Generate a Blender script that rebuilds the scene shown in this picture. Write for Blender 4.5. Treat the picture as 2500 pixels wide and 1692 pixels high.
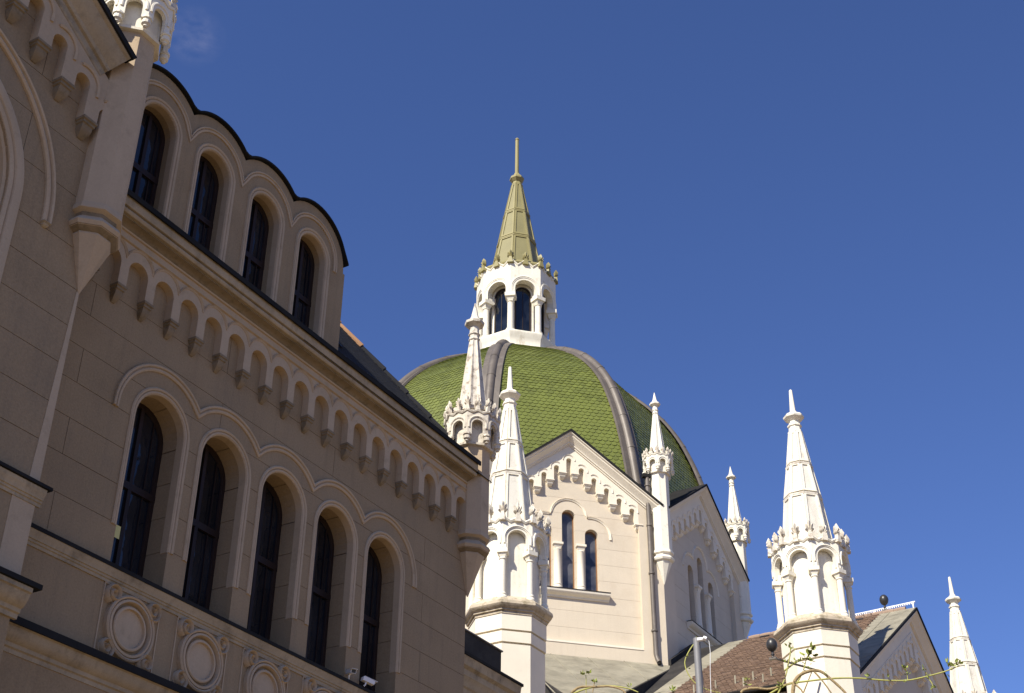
import bpy, bmesh, math, random
from mathutils import Vector, Matrix
random.seed(7)
R = math.radians
sc = bpy.context.scene
for o in list(bpy.data.objects): bpy.data.objects.remove(o)

# ------------------------------------------------------------------ camera
P, RO, YAW = R(32.36), R(0.55), R(-30.77)
fw = Vector((0, math.cos(P), math.sin(P))); up = Vector((0, -math.sin(P), math.cos(P))); rx = Vector((1, 0, 0))
xr = rx*math.cos(RO) + up*math.sin(RO); ur = -rx*math.sin(RO) + up*math.cos(RO)
MZ = Matrix.Rotation(-YAW, 3, 'Z')
xr, ur, fw = MZ @ xr, MZ @ ur, MZ @ fw
cam_d = bpy.data.cameras.new('camera'); cam = bpy.data.objects.new('camera', cam_d); sc.collection.objects.link(cam)
m = Matrix((xr, ur, -fw)).transposed().to_4x4(); m.translation = Vector((0, 0, 1.6)); cam.matrix_world = m
cam_d.sensor_width = 36; cam_d.lens = 3430/2500*36; cam_d.clip_start = 0.1; cam_d.clip_end = 5000
sc.camera = cam

# ------------------------------------------------------------------ sky, sun, exposure
SUN_AZ, SUN_EL = R(183.5), R(42)
w = bpy.data.worlds.new('World'); sc.world = w; w.use_nodes = True
nt = w.node_tree; nt.nodes.clear()
wo = nt.nodes.new('ShaderNodeOutputWorld'); bg = nt.nodes.new('ShaderNodeBackground'); sk = nt.nodes.new('ShaderNodeTexSky')
sk.sky_type = 'NISHITA'; sk.sun_disc = False; sk.sun_elevation = SUN_EL; sk.sun_rotation = SUN_AZ
sk.air_density = 1.0; sk.dust_density = 0.1; sk.ozone_density = 3.0; sk.altitude = 900
bg.inputs['Strength'].default_value = 0.078
tn = nt.nodes.new('ShaderNodeMix'); tn.data_type = 'RGBA'; tn.blend_type = 'MULTIPLY'; tn.inputs[0].default_value = 1.0
tn.inputs[7].default_value = (0.745, 0.85, 1.24, 1)   # the deep blue of the film stock
nt.links.new(sk.outputs[0], tn.inputs[6])
# one faint wisp of cloud
tc = nt.nodes.new('ShaderNodeTexCoord'); vd = nt.nodes.new('ShaderNodeVectorMath'); vd.operation = 'DISTANCE'
wd = (fw + xr*((475-1250)/3430) - ur*((88-846)/3430)).normalized(); vd.inputs[1].default_value = wd
mp = nt.nodes.new('ShaderNodeMapping'); mp.inputs['Scale'].default_value = (16, 16, 34); ns = nt.nodes.new('ShaderNodeTexNoise'); ns.inputs['Detail'].default_value = 5
mr = nt.nodes.new('ShaderNodeMapRange'); mr.inputs[1].default_value = 0.022; mr.inputs[2].default_value = 0.0
mr2 = nt.nodes.new('ShaderNodeMapRange'); mr2.inputs[1].default_value = 0.35; mr2.inputs[2].default_value = 0.85
mm_ = nt.nodes.new('ShaderNodeMath'); mm_.operation = 'MULTIPLY'; m3 = nt.nodes.new('ShaderNodeMath'); m3.operation = 'MULTIPLY'; m3.inputs[1].default_value = 0.17
L_ = nt.links.new
L_(tc.outputs['Generated'], vd.inputs[0]); L_(tc.outputs['Generated'], mp.inputs[0]); L_(mp.outputs[0], ns.inputs['Vector'])
L_(vd.outputs['Value'], mr.inputs[0]); L_(ns.outputs['Fac'], mr2.inputs[0]); L_(mr.outputs[0], mm_.inputs[0]); L_(mr2.outputs[0], mm_.inputs[1]); L_(mm_.outputs[0], m3.inputs[0])
cm_ = nt.nodes.new('ShaderNodeMix'); cm_.data_type = 'RGBA'; L_(m3.outputs[0], cm_.inputs[0]); L_(tn.outputs[2], cm_.inputs[6]); cm_.inputs[7].default_value = (6.5, 6.2, 7.5, 1)
nt.links.new(cm_.outputs[2], bg.inputs[0]); nt.links.new(bg.outputs[0], wo.inputs[0])
sd = bpy.data.lights.new('sun', 'SUN'); sd.energy = 5.0; sd.angle = R(0.5); sd.color = (1.0, 0.945, 0.83)
sun = bpy.data.objects.new('sun', sd); sc.collection.objects.link(sun)
sdir = Vector((math.sin(SUN_AZ)*math.cos(SUN_EL), math.cos(SUN_AZ)*math.cos(SUN_EL), math.sin(SUN_EL)))
sun.rotation_euler = sdir.to_track_quat('Z', 'Y').to_euler(); sun.location = (0, -60, 90)
sc.view_settings.view_transform = 'Standard'; sc.view_settings.look = 'None'
sc.view_settings.gamma = 1; sc.view_settings.exposure = 0.58
sc.view_settings.use_curve_mapping = False

# ------------------------------------------------------------------ materials
def mat(name, col, var=0.10, rough=0.8, bump=0.15, bscale=30, stain=None, samt=0.0, sscale=1.5, sthr=0.55,
        streak=0.0, metal=0.0, spec=0.3, island=0.0, grain=0.0):
    m = bpy.data.materials.new(name); m.use_nodes = True
    n = m.node_tree.nodes; l = m.node_tree.links
    b = n['Principled BSDF']; b.inputs['Roughness'].default_value = rough; b.inputs['Metallic'].default_value = metal
    b.inputs['Specular IOR Level'].default_value = spec
    geo = n.new('ShaderNodeNewGeometry')
    def noise(scale, detail=4, vec=None, rg=0.6):
        t = n.new('ShaderNodeTexNoise'); t.inputs['Scale'].default_value = scale; t.inputs['Detail'].default_value = detail
        t.inputs['Roughness'].default_value = rg
        l.new(vec if vec else geo.outputs['Position'], t.inputs['Vector']); return t.outputs['Fac']
    def mixc(fac, a, bcol, typ='MIX'):
        x = n.new('ShaderNodeMix'); x.data_type = 'RGBA'; x.blend_type = typ
        if isinstance(fac, float): x.inputs[0].default_value = fac
        else: l.new(fac, x.inputs[0])
        for i, v in ((6, a), (7, bcol)):
            if isinstance(v, tuple): x.inputs[i].default_value = (*v, 1)
            else: l.new(v, x.inputs[i])
        return x.outputs[2]
    def ramp(fac, a, bb):
        r = n.new('ShaderNodeMapRange'); l.new(fac, r.inputs[0]); r.inputs[1].default_value = a; r.inputs[2].default_value = bb
        return r.outputs[0]
    lo = tuple(c*(1-var) for c in col); hi = tuple(min(1, c*(1+var)) for c in col)
    c = mixc(ramp(noise(0.9, 6), 0.3, 0.7), lo, hi)
    if grain:
        c = mixc(ramp(noise(22, 3, rg=0.8), 0.3, 0.7), mixc(1.0, c, (1-grain,)*3, 'MULTIPLY'), mixc(1.0, c, (1+grain,)*3, 'MULTIPLY'))
    oi = n.new('ShaderNodeObjectInfo')
    c = mixc(oi.outputs['Random'], mixc(1.0, c, (0.96, 0.96, 0.96), 'MULTIPLY'), c)
    if island:
        c = mixc(geo.outputs['Random Per Island'], mixc(1.0, c, (1-island,)*3, 'MULTIPLY'), mixc(1.0, c, (1+island, 1+island, 1+island*0.6), 'MULTIPLY'))
    if streak:
        mp = n.new('ShaderNodeMapping'); mp.inputs['Scale'].default_value = (5.0, 5.0, 0.35); l.new(geo.outputs['Position'], mp.inputs[0])
        s = ramp(noise(1.0, 5, mp.outputs[0]), 0.52, 0.8)
        mu = n.new('ShaderNodeMath'); mu.operation = 'MULTIPLY'; l.new(s, mu.inputs[0]); mu.inputs[1].default_value = streak
        c = mixc(mu.outputs[0], c, stain or tuple(v*0.35 for v in col))
    if stain and samt:
        s = ramp(noise(sscale, 8, rg=0.7), sthr, sthr+0.18)
        mu = n.new('ShaderNodeMath'); mu.operation = 'MULTIPLY'; l.new(s, mu.inputs[0]); mu.inputs[1].default_value = samt
        c = mixc(mu.outputs[0], c, stain)
    l.new(c, b.inputs['Base Color'])
    if bump:
        bp = n.new('ShaderNodeBump'); bp.inputs['Strength'].default_value = bump; bp.inputs['Distance'].default_value = 0.02
        l.new(noise(bscale, 6), bp.inputs['Height']); l.new(bp.outputs[0], b.inputs['Normal'])
    return m

M = {}
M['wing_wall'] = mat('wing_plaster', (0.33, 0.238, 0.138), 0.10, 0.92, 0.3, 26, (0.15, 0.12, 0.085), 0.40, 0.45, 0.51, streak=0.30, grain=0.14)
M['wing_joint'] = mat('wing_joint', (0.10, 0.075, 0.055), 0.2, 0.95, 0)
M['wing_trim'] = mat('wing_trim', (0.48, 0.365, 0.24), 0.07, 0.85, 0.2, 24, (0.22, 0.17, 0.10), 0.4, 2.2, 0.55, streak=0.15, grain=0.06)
M['cornice'] = mat('sooty_cornice', (0.40, 0.32, 0.215), 0.15, 0.9, 0.35, 18, (0.12, 0.095, 0.06), 0.6, 1.6, 0.50, streak=0.35, grain=0.08)
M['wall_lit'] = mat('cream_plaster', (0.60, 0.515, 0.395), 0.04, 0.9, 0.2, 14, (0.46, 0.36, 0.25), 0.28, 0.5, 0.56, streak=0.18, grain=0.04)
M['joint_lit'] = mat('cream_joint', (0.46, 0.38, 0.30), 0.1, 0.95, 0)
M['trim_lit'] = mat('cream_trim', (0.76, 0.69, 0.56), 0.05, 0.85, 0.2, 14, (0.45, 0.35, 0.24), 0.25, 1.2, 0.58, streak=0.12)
M['white'] = mat('white_stone_paint', (0.78, 0.73, 0.61), 0.05, 0.8, 0.25, 12, (0.30, 0.23, 0.15), 0.65, 3.2, 0.57, streak=0.26, grain=0.03)
M['white_old'] = mat('weathered_white_paint', (0.66, 0.60, 0.50), 0.10, 0.85, 0.5, 10, (0.17, 0.12, 0.085), 0.85, 4.5, 0.50, streak=0.45, grain=0.05)
M['lantern_white'] = mat('lantern_paint', (0.77, 0.72, 0.60), 0.05, 0.8, 0.25, 6, (0.30, 0.22, 0.12), 0.55, 1.3, 0.56, streak=0.30)
M['corbel'] = mat('sooty_shade_corbel', (0.25, 0.19, 0.12), 0.2, 0.9, 0.4, 20, (0.10, 0.08, 0.04), 0.6, 5.0, 0.5)  # soot tone deepened to keep undersides dark: shade painted into the colour
M['panel'] = mat('grimy_panel_paint', (0.66, 0.62, 0.535), 0.08, 0.85, 0.3, 10, (0.28, 0.22, 0.15), 0.6, 2.0, 0.54, streak=0.3, grain=0.04)
M['gold_dark'] = mat('olive_zinc_panel', (0.225, 0.20, 0.09), 0.10, 0.55, 0.1, 8, (0.15, 0.13, 0.06), 0.4, 0.9, 0.55, spec=0.4, grain=0.05)
M['ledge'] = mat('mossy_ledge', (0.50, 0.42, 0.31), 0.2, 0.95, 0.5, 14, (0.13, 0.10, 0.04), 0.7, 3.5, 0.48)
M['gold'] = mat('olive_painted_zinc', (0.27, 0.235, 0.10), 0.10, 0.55, 0.1, 8, (0.15, 0.13, 0.06), 0.4, 0.9, 0.55, spec=0.4, grain=0.04)
M['tile'] = mat('green_glazed_tile', (0.130, 0.148, 0.032), 0.08, 0.36, 0.1, 8, (0.09, 0.10, 0.03), 0.35, 0.7, 0.52, spec=0.5, island=0.14)
M['under'] = mat('dark_underlay', (0.03, 0.035, 0.02), 0.1, 0.9, 0)
M['lead'] = mat('weathered_lead', (0.125, 0.105, 0.088), 0.2, 0.5, 0.3, 5, (0.30, 0.26, 0.22), 0.35, 1.3, 0.56, streak=0.15, spec=0.4, metal=0.15)
M['flash'] = mat('dark_flashing', (0.020, 0.019, 0.018), 0.3, 0.8, 0.1, 10, spec=0.12)
M['gutter'] = mat('tarred_sheet', (0.024, 0.021, 0.019), 0.4, 0.8, 0.3, 4, (0.07, 0.065, 0.055), 0.4, 1.2, 0.5)
M['seam'] = mat('grey_green_sheet_metal', (0.255, 0.23, 0.17), 0.22, 0.7, 0.3, 3, (0.14, 0.125, 0.09), 0.65, 1.3, 0.48, streak=0.2, spec=0.3)
M['browntile'] = mat('brown_roof_tile', (0.29, 0.205, 0.155), 0.06, 0.8, 0.2, 20, (0.13, 0.085, 0.07), 0.25, 0.8, 0.58, island=0.13)
M['darktile'] = mat('shaded_dark_roof_tile', (0.016, 0.016, 0.019), 0.2, 0.7, 0.2, 20, island=0.25)  # dark tile, lowered further to paint in the shade on this slope
M['ridgetile'] = mat('orange_ridge_tile', (0.40, 0.22, 0.11), 0.2, 0.8, 0.3, 12, (0.2, 0.1, 0.06), 0.5, 3, 0.5)
M['frame'] = mat('dark_window_frame', (0.022, 0.012, 0.009), 0.3, 0.5, 0.1, 20)
M['frame_brown'] = mat('oak_window_frame', (0.25, 0.12, 0.05), 0.2, 0.6, 0.1, 10)
M['iron'] = mat('black_metal', (0.03, 0.028, 0.027), 0.2, 0.38, 0.05, 20, spec=0.5)
M['pole'] = mat('galvanised_pole', (0.21, 0.205, 0.205), 0.15, 0.55, 0.1, 30, (0.30, 0.08, 0.03), 0.8, 9, 0.66, metal=0.2)
M['whitemetal'] = mat('white_plastic', (0.8, 0.79, 0.78), 0.04, 0.4, 0.0)
M['bark'] = mat('vine_bark', (0.30, 0.22, 0.11), 0.25, 0.8, 0.5, 60, (0.14, 0.1, 0.05), 0.5, 20, 0.5)
M['greenstem'] = mat('green_stem', (0.34, 0.33, 0.09), 0.2, 0.6, 0.2, 60)
M['leaf'] = mat('young_leaf', (0.20, 0.23, 0.05), 0.2, 0.5, 0.1, 40, island=0.4)
M['paper'] = mat('yellow_paper', (0.75, 0.68, 0.28), 0.05, 0.8, 0)
M['ground'] = mat('paving', (0.20, 0.140, 0.078), 0.15, 0.9, 0.2, 4)
def glass(name, col, rough=0.06, wob=0.03, hi=None):
    m = bpy.data.materials.new(name); m.use_nodes = True; n = m.node_tree.nodes; l = m.node_tree.links
    b = n['Principled BSDF']; b.inputs['Roughness'].default_value = rough; b.inputs['Specular IOR Level'].default_value = 0.6
    geo = n.new('ShaderNodeNewGeometry'); t = n.new('ShaderNodeTexNoise'); t.inputs['Scale'].default_value = 0.8; t.inputs['Detail'].default_value = 3
    l.new(geo.outputs['Position'], t.inputs['Vector'])
    cr = n.new('ShaderNodeValToRGB'); l.new(t.outputs['Fac'], cr.inputs[0])
    cr.color_ramp.elements[0].position = 0.40; cr.color_ramp.elements[0].color = (*col, 1)
    cr.color_ramp.elements[1].position = 0.68; cr.color_ramp.elements[1].color = (*(hi or [min(1, c*2+0.008) for c in col]), 1)
    l.new(cr.outputs[0], b.inputs['Base Color'])
    bp = n.new('ShaderNodeBump'); bp.inputs['Strength'].default_value = wob; bp.inputs['Distance'].default_value = 0.5
    l.new(t.outputs['Fac'], bp.inputs['Height']); l.new(bp.outputs[0], b.inputs['Normal'])
    return m
M['glass'] = glass('dark_glass', (0.003, 0.0045, 0.008), 0.05, 0.08)
M['glass_lit'] = glass('painted_reflection_glass', (0.02, 0.024, 0.04), 0.1, 0.08, (0.15, 0.145, 0.15))  # pale noise patches paint cloud reflections into the pane colour

# ------------------------------------------------------------------ geometry helpers
class Fr:
    """wall frame: u to the right seen from outside, z up (absolute), d outward"""
    def __init__(s, o, n):
        s.o = Vector((o[0], o[1], 0)); s.n = Vector((n[0], n[1], 0)).normalized(); s.u = Vector((-s.n.y, s.n.x, 0))
    def __call__(s, u, z, d=0.0): return s.o + s.u*u + s.n*d + Vector((0, 0, z))
def Faz(o, az): return Fr(o, (math.sin(az), math.cos(az)))
def Fpts(p, q):
    U = Vector((q[0]-p[0], q[1]-p[1])); return Fr(p, (U.y, -U.x)), U.length

class MB:
    def __init__(s): s.v = []; s.f = []
    def add(s, vs, fs):
        b = len(s.v); s.v += [tuple(v) for v in vs]; s.f += [tuple(b+i for i in f) for f in fs]; return s
    def prism(s, fr, poly, d0, d1):
        n = len(poly)
        if n < 3: return s
        vs = [fr(u, z, d0) for u, z in poly] + [fr(u, z, d1) for u, z in poly]
        return s.add(vs, [tuple(range(n))[::-1], tuple(range(n, 2*n))] + [(i, (i+1) % n, n+(i+1) % n, n+i) for i in range(n)])
    def box(s, fr, u0, u1, z0, z1, d0, d1): return s.prism(fr, [(u0, z0), (u1, z0), (u1, z1), (u0, z1)], d0, d1)
    def sweep(s, fr, path, prof, closed=False):
        """prof: closed polygon of (o, d): o along in-plane left normal of path"""
        n = len(path); k = len(prof); vs = []
        for i in range(n):
            a = path[i-1] if (i > 0 or closed) else None; b = path[(i+1) % n] if (i < n-1 or closed) else None
            p = path[i]
            def nrm(x, y):
                dx, dy = y[0]-x[0], y[1]-x[1]; L = math.hypot(dx, dy) or 1; return (-dy/L, dx/L)
            ns = [nrm(a, p)] if a else []
            if b: ns.append(nrm(p, b))
            mx = sum(q[0] for q in ns)/len(ns); my = sum(q[1] for q in ns)/len(ns); L2 = mx*mx+my*my
            L2 = max(L2, 0.2); mx /= L2; my /= L2
            for o, d in prof: vs.append(fr(p[0]+mx*o, p[1]+my*o, d))
        fs = []
        for i in range(n if closed else n-1):
            j = (i+1) % n
            for q in range(k):
                r = (q+1) % k; fs.append((i*k+q, i*k+r, j*k+r, j*k+q))
        if not closed: fs += [tuple(range(k))[::-1], tuple((n-1)*k+q for q in range(k))]
        return s.add(vs, fs)
    def lathe(s, c, rings, n=8, rot=22.5, cap=True):
        """rings (r, z) about c; vertices at azimuth rot + 360/n k"""
        vs = []
        for r, z in rings:
            for k in range(n):
                a = R(rot + 360/n*k); vs.append((c[0]+r*math.sin(a), c[1]+r*math.cos(a), c[2]+z))
        fs = []
        for i in range(len(rings)-1):
            for k in range(n):
                j = (k+1) % n; fs.append((i*n+k, i*n+j, (i+1)*n+j, (i+1)*n+k))
        if cap: fs += [tuple(range(n))[::-1], tuple((len(rings)-1)*n+k for k in range(n))]
        return s.add(vs, fs)
    def quadslab(s, pts, nrm, t):
        nrm = Vector(nrm).normalized(); n = len(pts)
        vs = [Vector(p) for p in pts]; vs += [v+nrm*t for v in vs]
        return s.add(vs, [tuple(range(n))[::-1], tuple(range(n, 2*n))] + [(i, (i+1) % n, n+(i+1) % n, n+i) for i in range(n)])
    def tube(s, pts, rad, n=8):
        pts = [Vector(p) for p in pts]; vs = []
        rads = rad if isinstance(rad, list) else [rad]*len(pts)
        ref = Vector((0.3, 0.2, 0.93))
        for i, p in enumerate(pts):
            t = (pts[min(i+1, len(pts)-1)]-pts[max(i-1, 0)]).normalized()
            a = t.cross(ref)
            if a.length < 0.1: a = t.cross(Vector((1, 0, 0)))
            a.normalize(); b = t.cross(a)
            for k in range(n):
                an = 2*math.pi*k/n; vs.append(p+(a*math.cos(an)+b*math.sin(an))*rads[i])
        fs = []
        for i in range(len(pts)-1):
            for k in range(n):
                j = (k+1) % n; fs.append((i*n+k, i*n+j, (i+1)*n+j, (i+1)*n+k))
        fs += [tuple(range(n))[::-1], tuple((len(pts)-1)*n+k for k in range(n))]
        return s.add(vs, fs)
    def mesh(s, name, m, smooth=32):
        me = bpy.data.meshes.new(name); me.from_pydata(s.v, [], s.f)
        bm = bmesh.new(); bm.from_mesh(me); bmesh.ops.recalc_face_normals(bm, faces=bm.faces[:]); bm.to_mesh(me); bm.free()
        if smooth:
            me.polygons.foreach_set('use_smooth', [True]*len(me.polygons)); me.set_sharp_from_angle(angle=R(smooth))
        me.materials.append(m); return me
    def build(s, name, m, parent=None, smooth=32):
        return link(name, s.mesh(name, m, smooth), parent)

def link(name, me, parent=None, mw=None):
    o = bpy.data.objects.new(name, me); sc.collection.objects.link(o)
    if parent:
        o.parent = parent
        if parent.parent: pw = parent.parent.matrix_basis @ parent.matrix_basis
        else: pw = parent.matrix_basis
        o.matrix_parent_inverse = Matrix.Identity(4)
        o.matrix_basis = pw.inverted() @ (mw if mw is not None else Matrix.Identity(4))
    elif mw is not None: o.matrix_basis = mw
    return o
def thing(name, label, cat, loc=(0, 0, 0), group=None):
    o = bpy.data.objects.new(name, None); sc.collection.objects.link(o); o.empty_display_size = 0.3
    o.matrix_basis = Matrix.Translation(loc)
    o['label'] = label; o['category'] = cat
    if group: o['group'] = group
    return o

# ---- 2D convex helpers
def clip(poly, a, b, c, keep=1):
    out = []; n = len(poly)
    for i in range(n):
        p, q = poly[i], poly[(i+1) % n]
        fp = (a*p[0]+b*p[1]-c)*keep; fq = (a*q[0]+b*q[1]-c)*keep
        if fp <= 1e-9: out.append(p)
        if (fp < -1e-9 and fq > 1e-9) or (fp > 1e-9 and fq < -1e-9):
            t = fp/(fp-fq); out.append((p[0]+(q[0]-p[0])*t, p[1]+(q[1]-p[1])*t))
    return out
def area(p): return abs(sum(p[i][0]*p[(i+1) % len(p)][1]-p[(i+1) % len(p)][0]*p[i][1] for i in range(len(p))))/2
def halfplanes(cv):
    """outward half planes of a counter-clockwise convex polygon: inside = a x + b y <= c"""
    r = []
    for i in range(len(cv)):
        p, q = cv[i], cv[(i+1) % len(cv)]; a, b = q[1]-p[1], -(q[0]-p[0]); L = math.hypot(a, b)
        if L < 1e-9: continue
        a /= L; b /= L; r.append((a, b, a*p[0]+b*p[1]))
    return r
def subtract(polys, cv):
    hp = halfplanes(cv); xs = [p[0] for p in cv]; ys = [p[1] for p in cv]; bb = (min(xs), max(xs), min(ys), max(ys)); out = []
    for po in polys:
        px = [p[0] for p in po]; py = [p[1] for p in po]
        if max(px) <= bb[0] or min(px) >= bb[1] or max(py) <= bb[2] or min(py) >= bb[3]: out.append(po); continue
        cur = po
        for a, b, c in hp:
            o = clip(cur, a, b, c, -1)
            if len(o) > 2 and area(o) > 1e-5: out.append(o)
            cur = clip(cur, a, b, c, 1)
            if len(cur) < 3: break
    return out
def arch(c, w, z0, zs, n=12, r=None):
    """counter-clockwise arch opening of half width w, bottom z0, springing zs"""
    return [(c-w, z0), (c+w, z0)] + [(c+w*math.cos(math.pi*i/n), zs+w*math.sin(math.pi*i/n)) for i in range(n+1)]
def arc(c, zc, r, a0, a1, n=14): return [(c+r*math.cos(R(a0+(a1-a0)*i/n)), zc+r*math.sin(R(a0+(a1-a0)*i/n))) for i in range(n+1)]

def blocks(parent, fr, region, holes, zs, length, gap, depth, m, mj, prou=0.0, j=0.012, uoff=0.0, nm='block'):
    """ashlar wall: recessed core (mortar) and one object per block. region: convex ccw polygon"""
    holesj = holes
    core = [region]
    for h in holes:
        cx = sum(p[0] for p in h)/len(h); cz = sum(p[1] for p in h)/len(h)
        hj = [(cx+(p[0]-cx)*(1+j*1.5/max(0.3, abs(p[0]-cx)+0.2)), p[1]+(j if p[1] > cz else -j)) for p in h]
        core = subtract(core, hj)
    b = MB()
    for p in core: b.prism(fr, p, prou-j, prou-depth-0.01)
    b.build('wall_core', mj, parent, 0)
    hp = halfplanes(region); us = [p[0] for p in region]; u0, u1 = min(us), max(us)
    for i in range(len(zs)-1):
        off = uoff + (length/2 if i % 2 else 0); k = math.floor((u0-off)/length)
        while off+k*length < u1:
            a, c = off+k*length, off+(k+1)*length
            # some blocks run longer, so that few upright joints show
            cell = [(a+gap/2, zs[i]+gap/2), (c-gap/2, zs[i]+gap/2), (c-gap/2, zs[i+1]-gap/2), (a+gap/2, zs[i+1]-gap/2)]
            for x in hp:
                cell = clip(cell, x[0], x[1], x[2]-0.001)
                if len(cell) < 3: break
            k += 1
            if len(cell) < 3 or area(cell) < 0.01: continue
            ps = [cell]
            for h in holes: ps = subtract(ps, h)
            ps = [p for p in ps if area(p) > 2e-4]
            if not ps: continue
            jit = random.uniform(-0.0015, 0.0015); groups = []
            def touch(p, q):
                n = 0
                for a_ in p:
                    for i_ in range(len(q)):
                        x0, y0 = q[i_]; x1, y1 = q[(i_+1) % len(q)]; L2 = (x1-x0)**2+(y1-y0)**2 or 1
                        t_ = max(0, min(1, ((a_[0]-x0)*(x1-x0)+(a_[1]-y0)*(y1-y0))/L2))
                        if (a_[0]-x0-(x1-x0)*t_)**2+(a_[1]-y0-(y1-y0)*t_)**2 < 1e-7: return True
                return False
            for p in ps:
                hit = [g_ for g_ in groups if any(touch(p, q) or touch(q, p) for q in g_)]
                ng = [p]
                for g_ in hit: ng += g_; groups.remove(g_)
                groups.append(ng)
            for g_ in groups:
                b = MB()
                for p in g_: b.prism(fr, p, prou+jit, prou-depth)
                b.build(nm, m, parent, 0)

ROLL = [(0, -0.02), (0.03, 0.03), (0.07, 0.055), (0.11, 0.03), (0.14, -0.02)]
def prof(w, h): return [(0, -0.03), (0.0, h*0.5), (w*0.2, h*0.9), (w*0.35, h*0.95), (w*0.42, h*0.5), (w*0.5, h*0.5), (w*0.62, h), (w*0.85, h*0.95), (w, h*0.5), (w, -0.03)]

# ================================================================== GROUND
g = MB().add([(-1500, -1500, 0), (1500, -1500, 0), (1500, 1500, 0), (-1500, 1500, 0)], [(0, 1, 2, 3)]).build('ground', M['ground'], None, 0)
g['kind'] = 'structure'

# ================================================================== ARCADED WING
FW = Fr((-20, 0), (1, 0))
wing = thing('arcaded_wing', 'shaded beige wing with five tall arched windows, corbel arcade and scalloped four-arched dormer', 'building', (-20, 23, 0))
WC = [18.87+2.10*i for i in range(5)]
holes = [arch(c, 0.75, 12.74, 16.2, 16) for c in WC]
zs = [12.78, 13.65] + [14.46+0.81*i for i in range(6)] + [20.0]
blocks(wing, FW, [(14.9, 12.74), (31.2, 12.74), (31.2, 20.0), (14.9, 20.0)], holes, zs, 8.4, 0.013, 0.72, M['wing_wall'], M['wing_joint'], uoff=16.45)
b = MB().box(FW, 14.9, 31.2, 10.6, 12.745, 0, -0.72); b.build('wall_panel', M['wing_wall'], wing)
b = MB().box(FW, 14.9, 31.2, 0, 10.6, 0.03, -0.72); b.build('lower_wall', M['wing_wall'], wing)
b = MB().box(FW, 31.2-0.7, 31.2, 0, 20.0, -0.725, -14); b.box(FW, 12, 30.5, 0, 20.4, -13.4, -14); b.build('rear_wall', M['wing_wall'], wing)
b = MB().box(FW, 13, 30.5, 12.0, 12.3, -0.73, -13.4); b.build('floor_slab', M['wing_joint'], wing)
# architraves, hood mouldings
for c in WC:
    path = [(c+0.75, 13.6)] + [(c+0.75*math.cos(math.pi*i/18), 16.2+0.75*math.sin(math.pi*i/18)) for i in range(19)] + [(c-0.75, 13.6)]
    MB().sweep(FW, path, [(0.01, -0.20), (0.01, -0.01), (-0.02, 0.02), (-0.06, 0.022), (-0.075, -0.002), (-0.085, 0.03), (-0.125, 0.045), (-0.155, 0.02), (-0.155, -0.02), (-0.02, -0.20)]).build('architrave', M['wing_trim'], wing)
ths = math.degrees(math.acos(1.05/1.42))
path = []
for i, c in enumerate(WC):
    a0 = 180 if i == 0 else 180-ths; a1 = 0 if i == 4 else ths
    if i == 0: path.append((c-1.42, 16.08))
    pts = arc(c, 16.2, 1.42, a0, a1, 18); path += pts if i == 0 else pts[1:]
path.append((WC[4]+1.42, 16.08))
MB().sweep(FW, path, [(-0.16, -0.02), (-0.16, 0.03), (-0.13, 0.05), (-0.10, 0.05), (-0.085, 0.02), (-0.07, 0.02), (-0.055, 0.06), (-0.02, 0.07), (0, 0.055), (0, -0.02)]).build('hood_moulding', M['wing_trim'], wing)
# windows
def wing_window(fr, c, w, z0, zs, d, parent, tr=None, m=None, gl=None, fw_=0.10, mull=True):
    m = m or M['frame']; gl = gl or M['glass']
    path = [(c+w, z0)] + [(c+w*math.cos(math.pi*i/16), zs+w*math.sin(math.pi*i/16)) for i in range(17)] + [(c-w, z0)]
    b = MB().sweep(fr, path, [(-0.02, d-0.04), (-0.02, d+0.05), (fw_, d+0.05), (fw_+0.02, d+0.01), (fw_+0.02, d-0.04)])
    b.box(fr, c-w, c+w, z0, z0+0.10, d-0.03, d+0.05)
    if mull: b.box(fr, c-0.05, c+0.05, z0, zs+w-0.03, d-0.035, d+0.055)
    for s in ((-1, 1) if mull else ()): b.box(fr, c+s*w*0.55-0.012, c+s*w*0.55+0.012, z0+0.1, zs+w*0.7, d-0.02, d+0.03)
    if tr: b.box(fr, c-w, c+w, tr-0.08, tr+0.08, d-0.03, d+0.06)
    f = b.build('window', m, parent)
    for s in (-1, 1):
        pa = arch(c, w-0.02, z0+0.02, zs, 14)
        pa = clip(pa, s, 0, s*c+s*0.0, -1) if False else clip(pa, -s, 0, -s*c, 1)
        MB().prism(fr, pa, d-0.01, d).build('pane', gl, f, 0)
for c in WC: wing_window(FW, c, 0.75, 12.74, 16.2, -0.66, wing, 14.95)
# sill course and lower cornice
b = MB()
def course(b, fr, u0, u1, pr): return b.prism_h(fr, u0, u1, pr)
def hsweep(b, fr, u0, u1, pr):
    n = len(pr); vs = [fr(u0, z, d) for d, z in pr] + [fr(u1, z, d) for d, z in pr]
    b.add(vs, [tuple(range(n))[::-1], tuple(range(n, 2*n))] + [(i, (i+1) % n, n+(i+1) % n, n+i) for i in range(n)]); return b
SILL = [(-0.02, 12.38), (0.03, 12.38), (0.035, 12.44), (0.06, 12.45), (0.065, 12.49), (0.09, 12.50), (0.10, 12.56), (0.13, 12.60), (0.15, 12.655), (0.15, 12.69), (-0.02, 12.71)]
LOWC = [(-0.02, 10.30), (0.05, 10.30), (0.06, 10.38), (0.10, 10.40), (0.11, 10.47), (0.17, 10.50), (0.24, 10.60), (0.27, 10.70), (0.31, 10.72), (0.31, 10.80), (-0.02, 10.82)]
hsweep(MB(), FW, 15, 31.2, SILL).build('sill_course', M['cornice'], wing)
hsweep(MB(), FW, 15, 31.2, LOWC).build('string_cornice', M['cornice'], wing)
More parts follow.
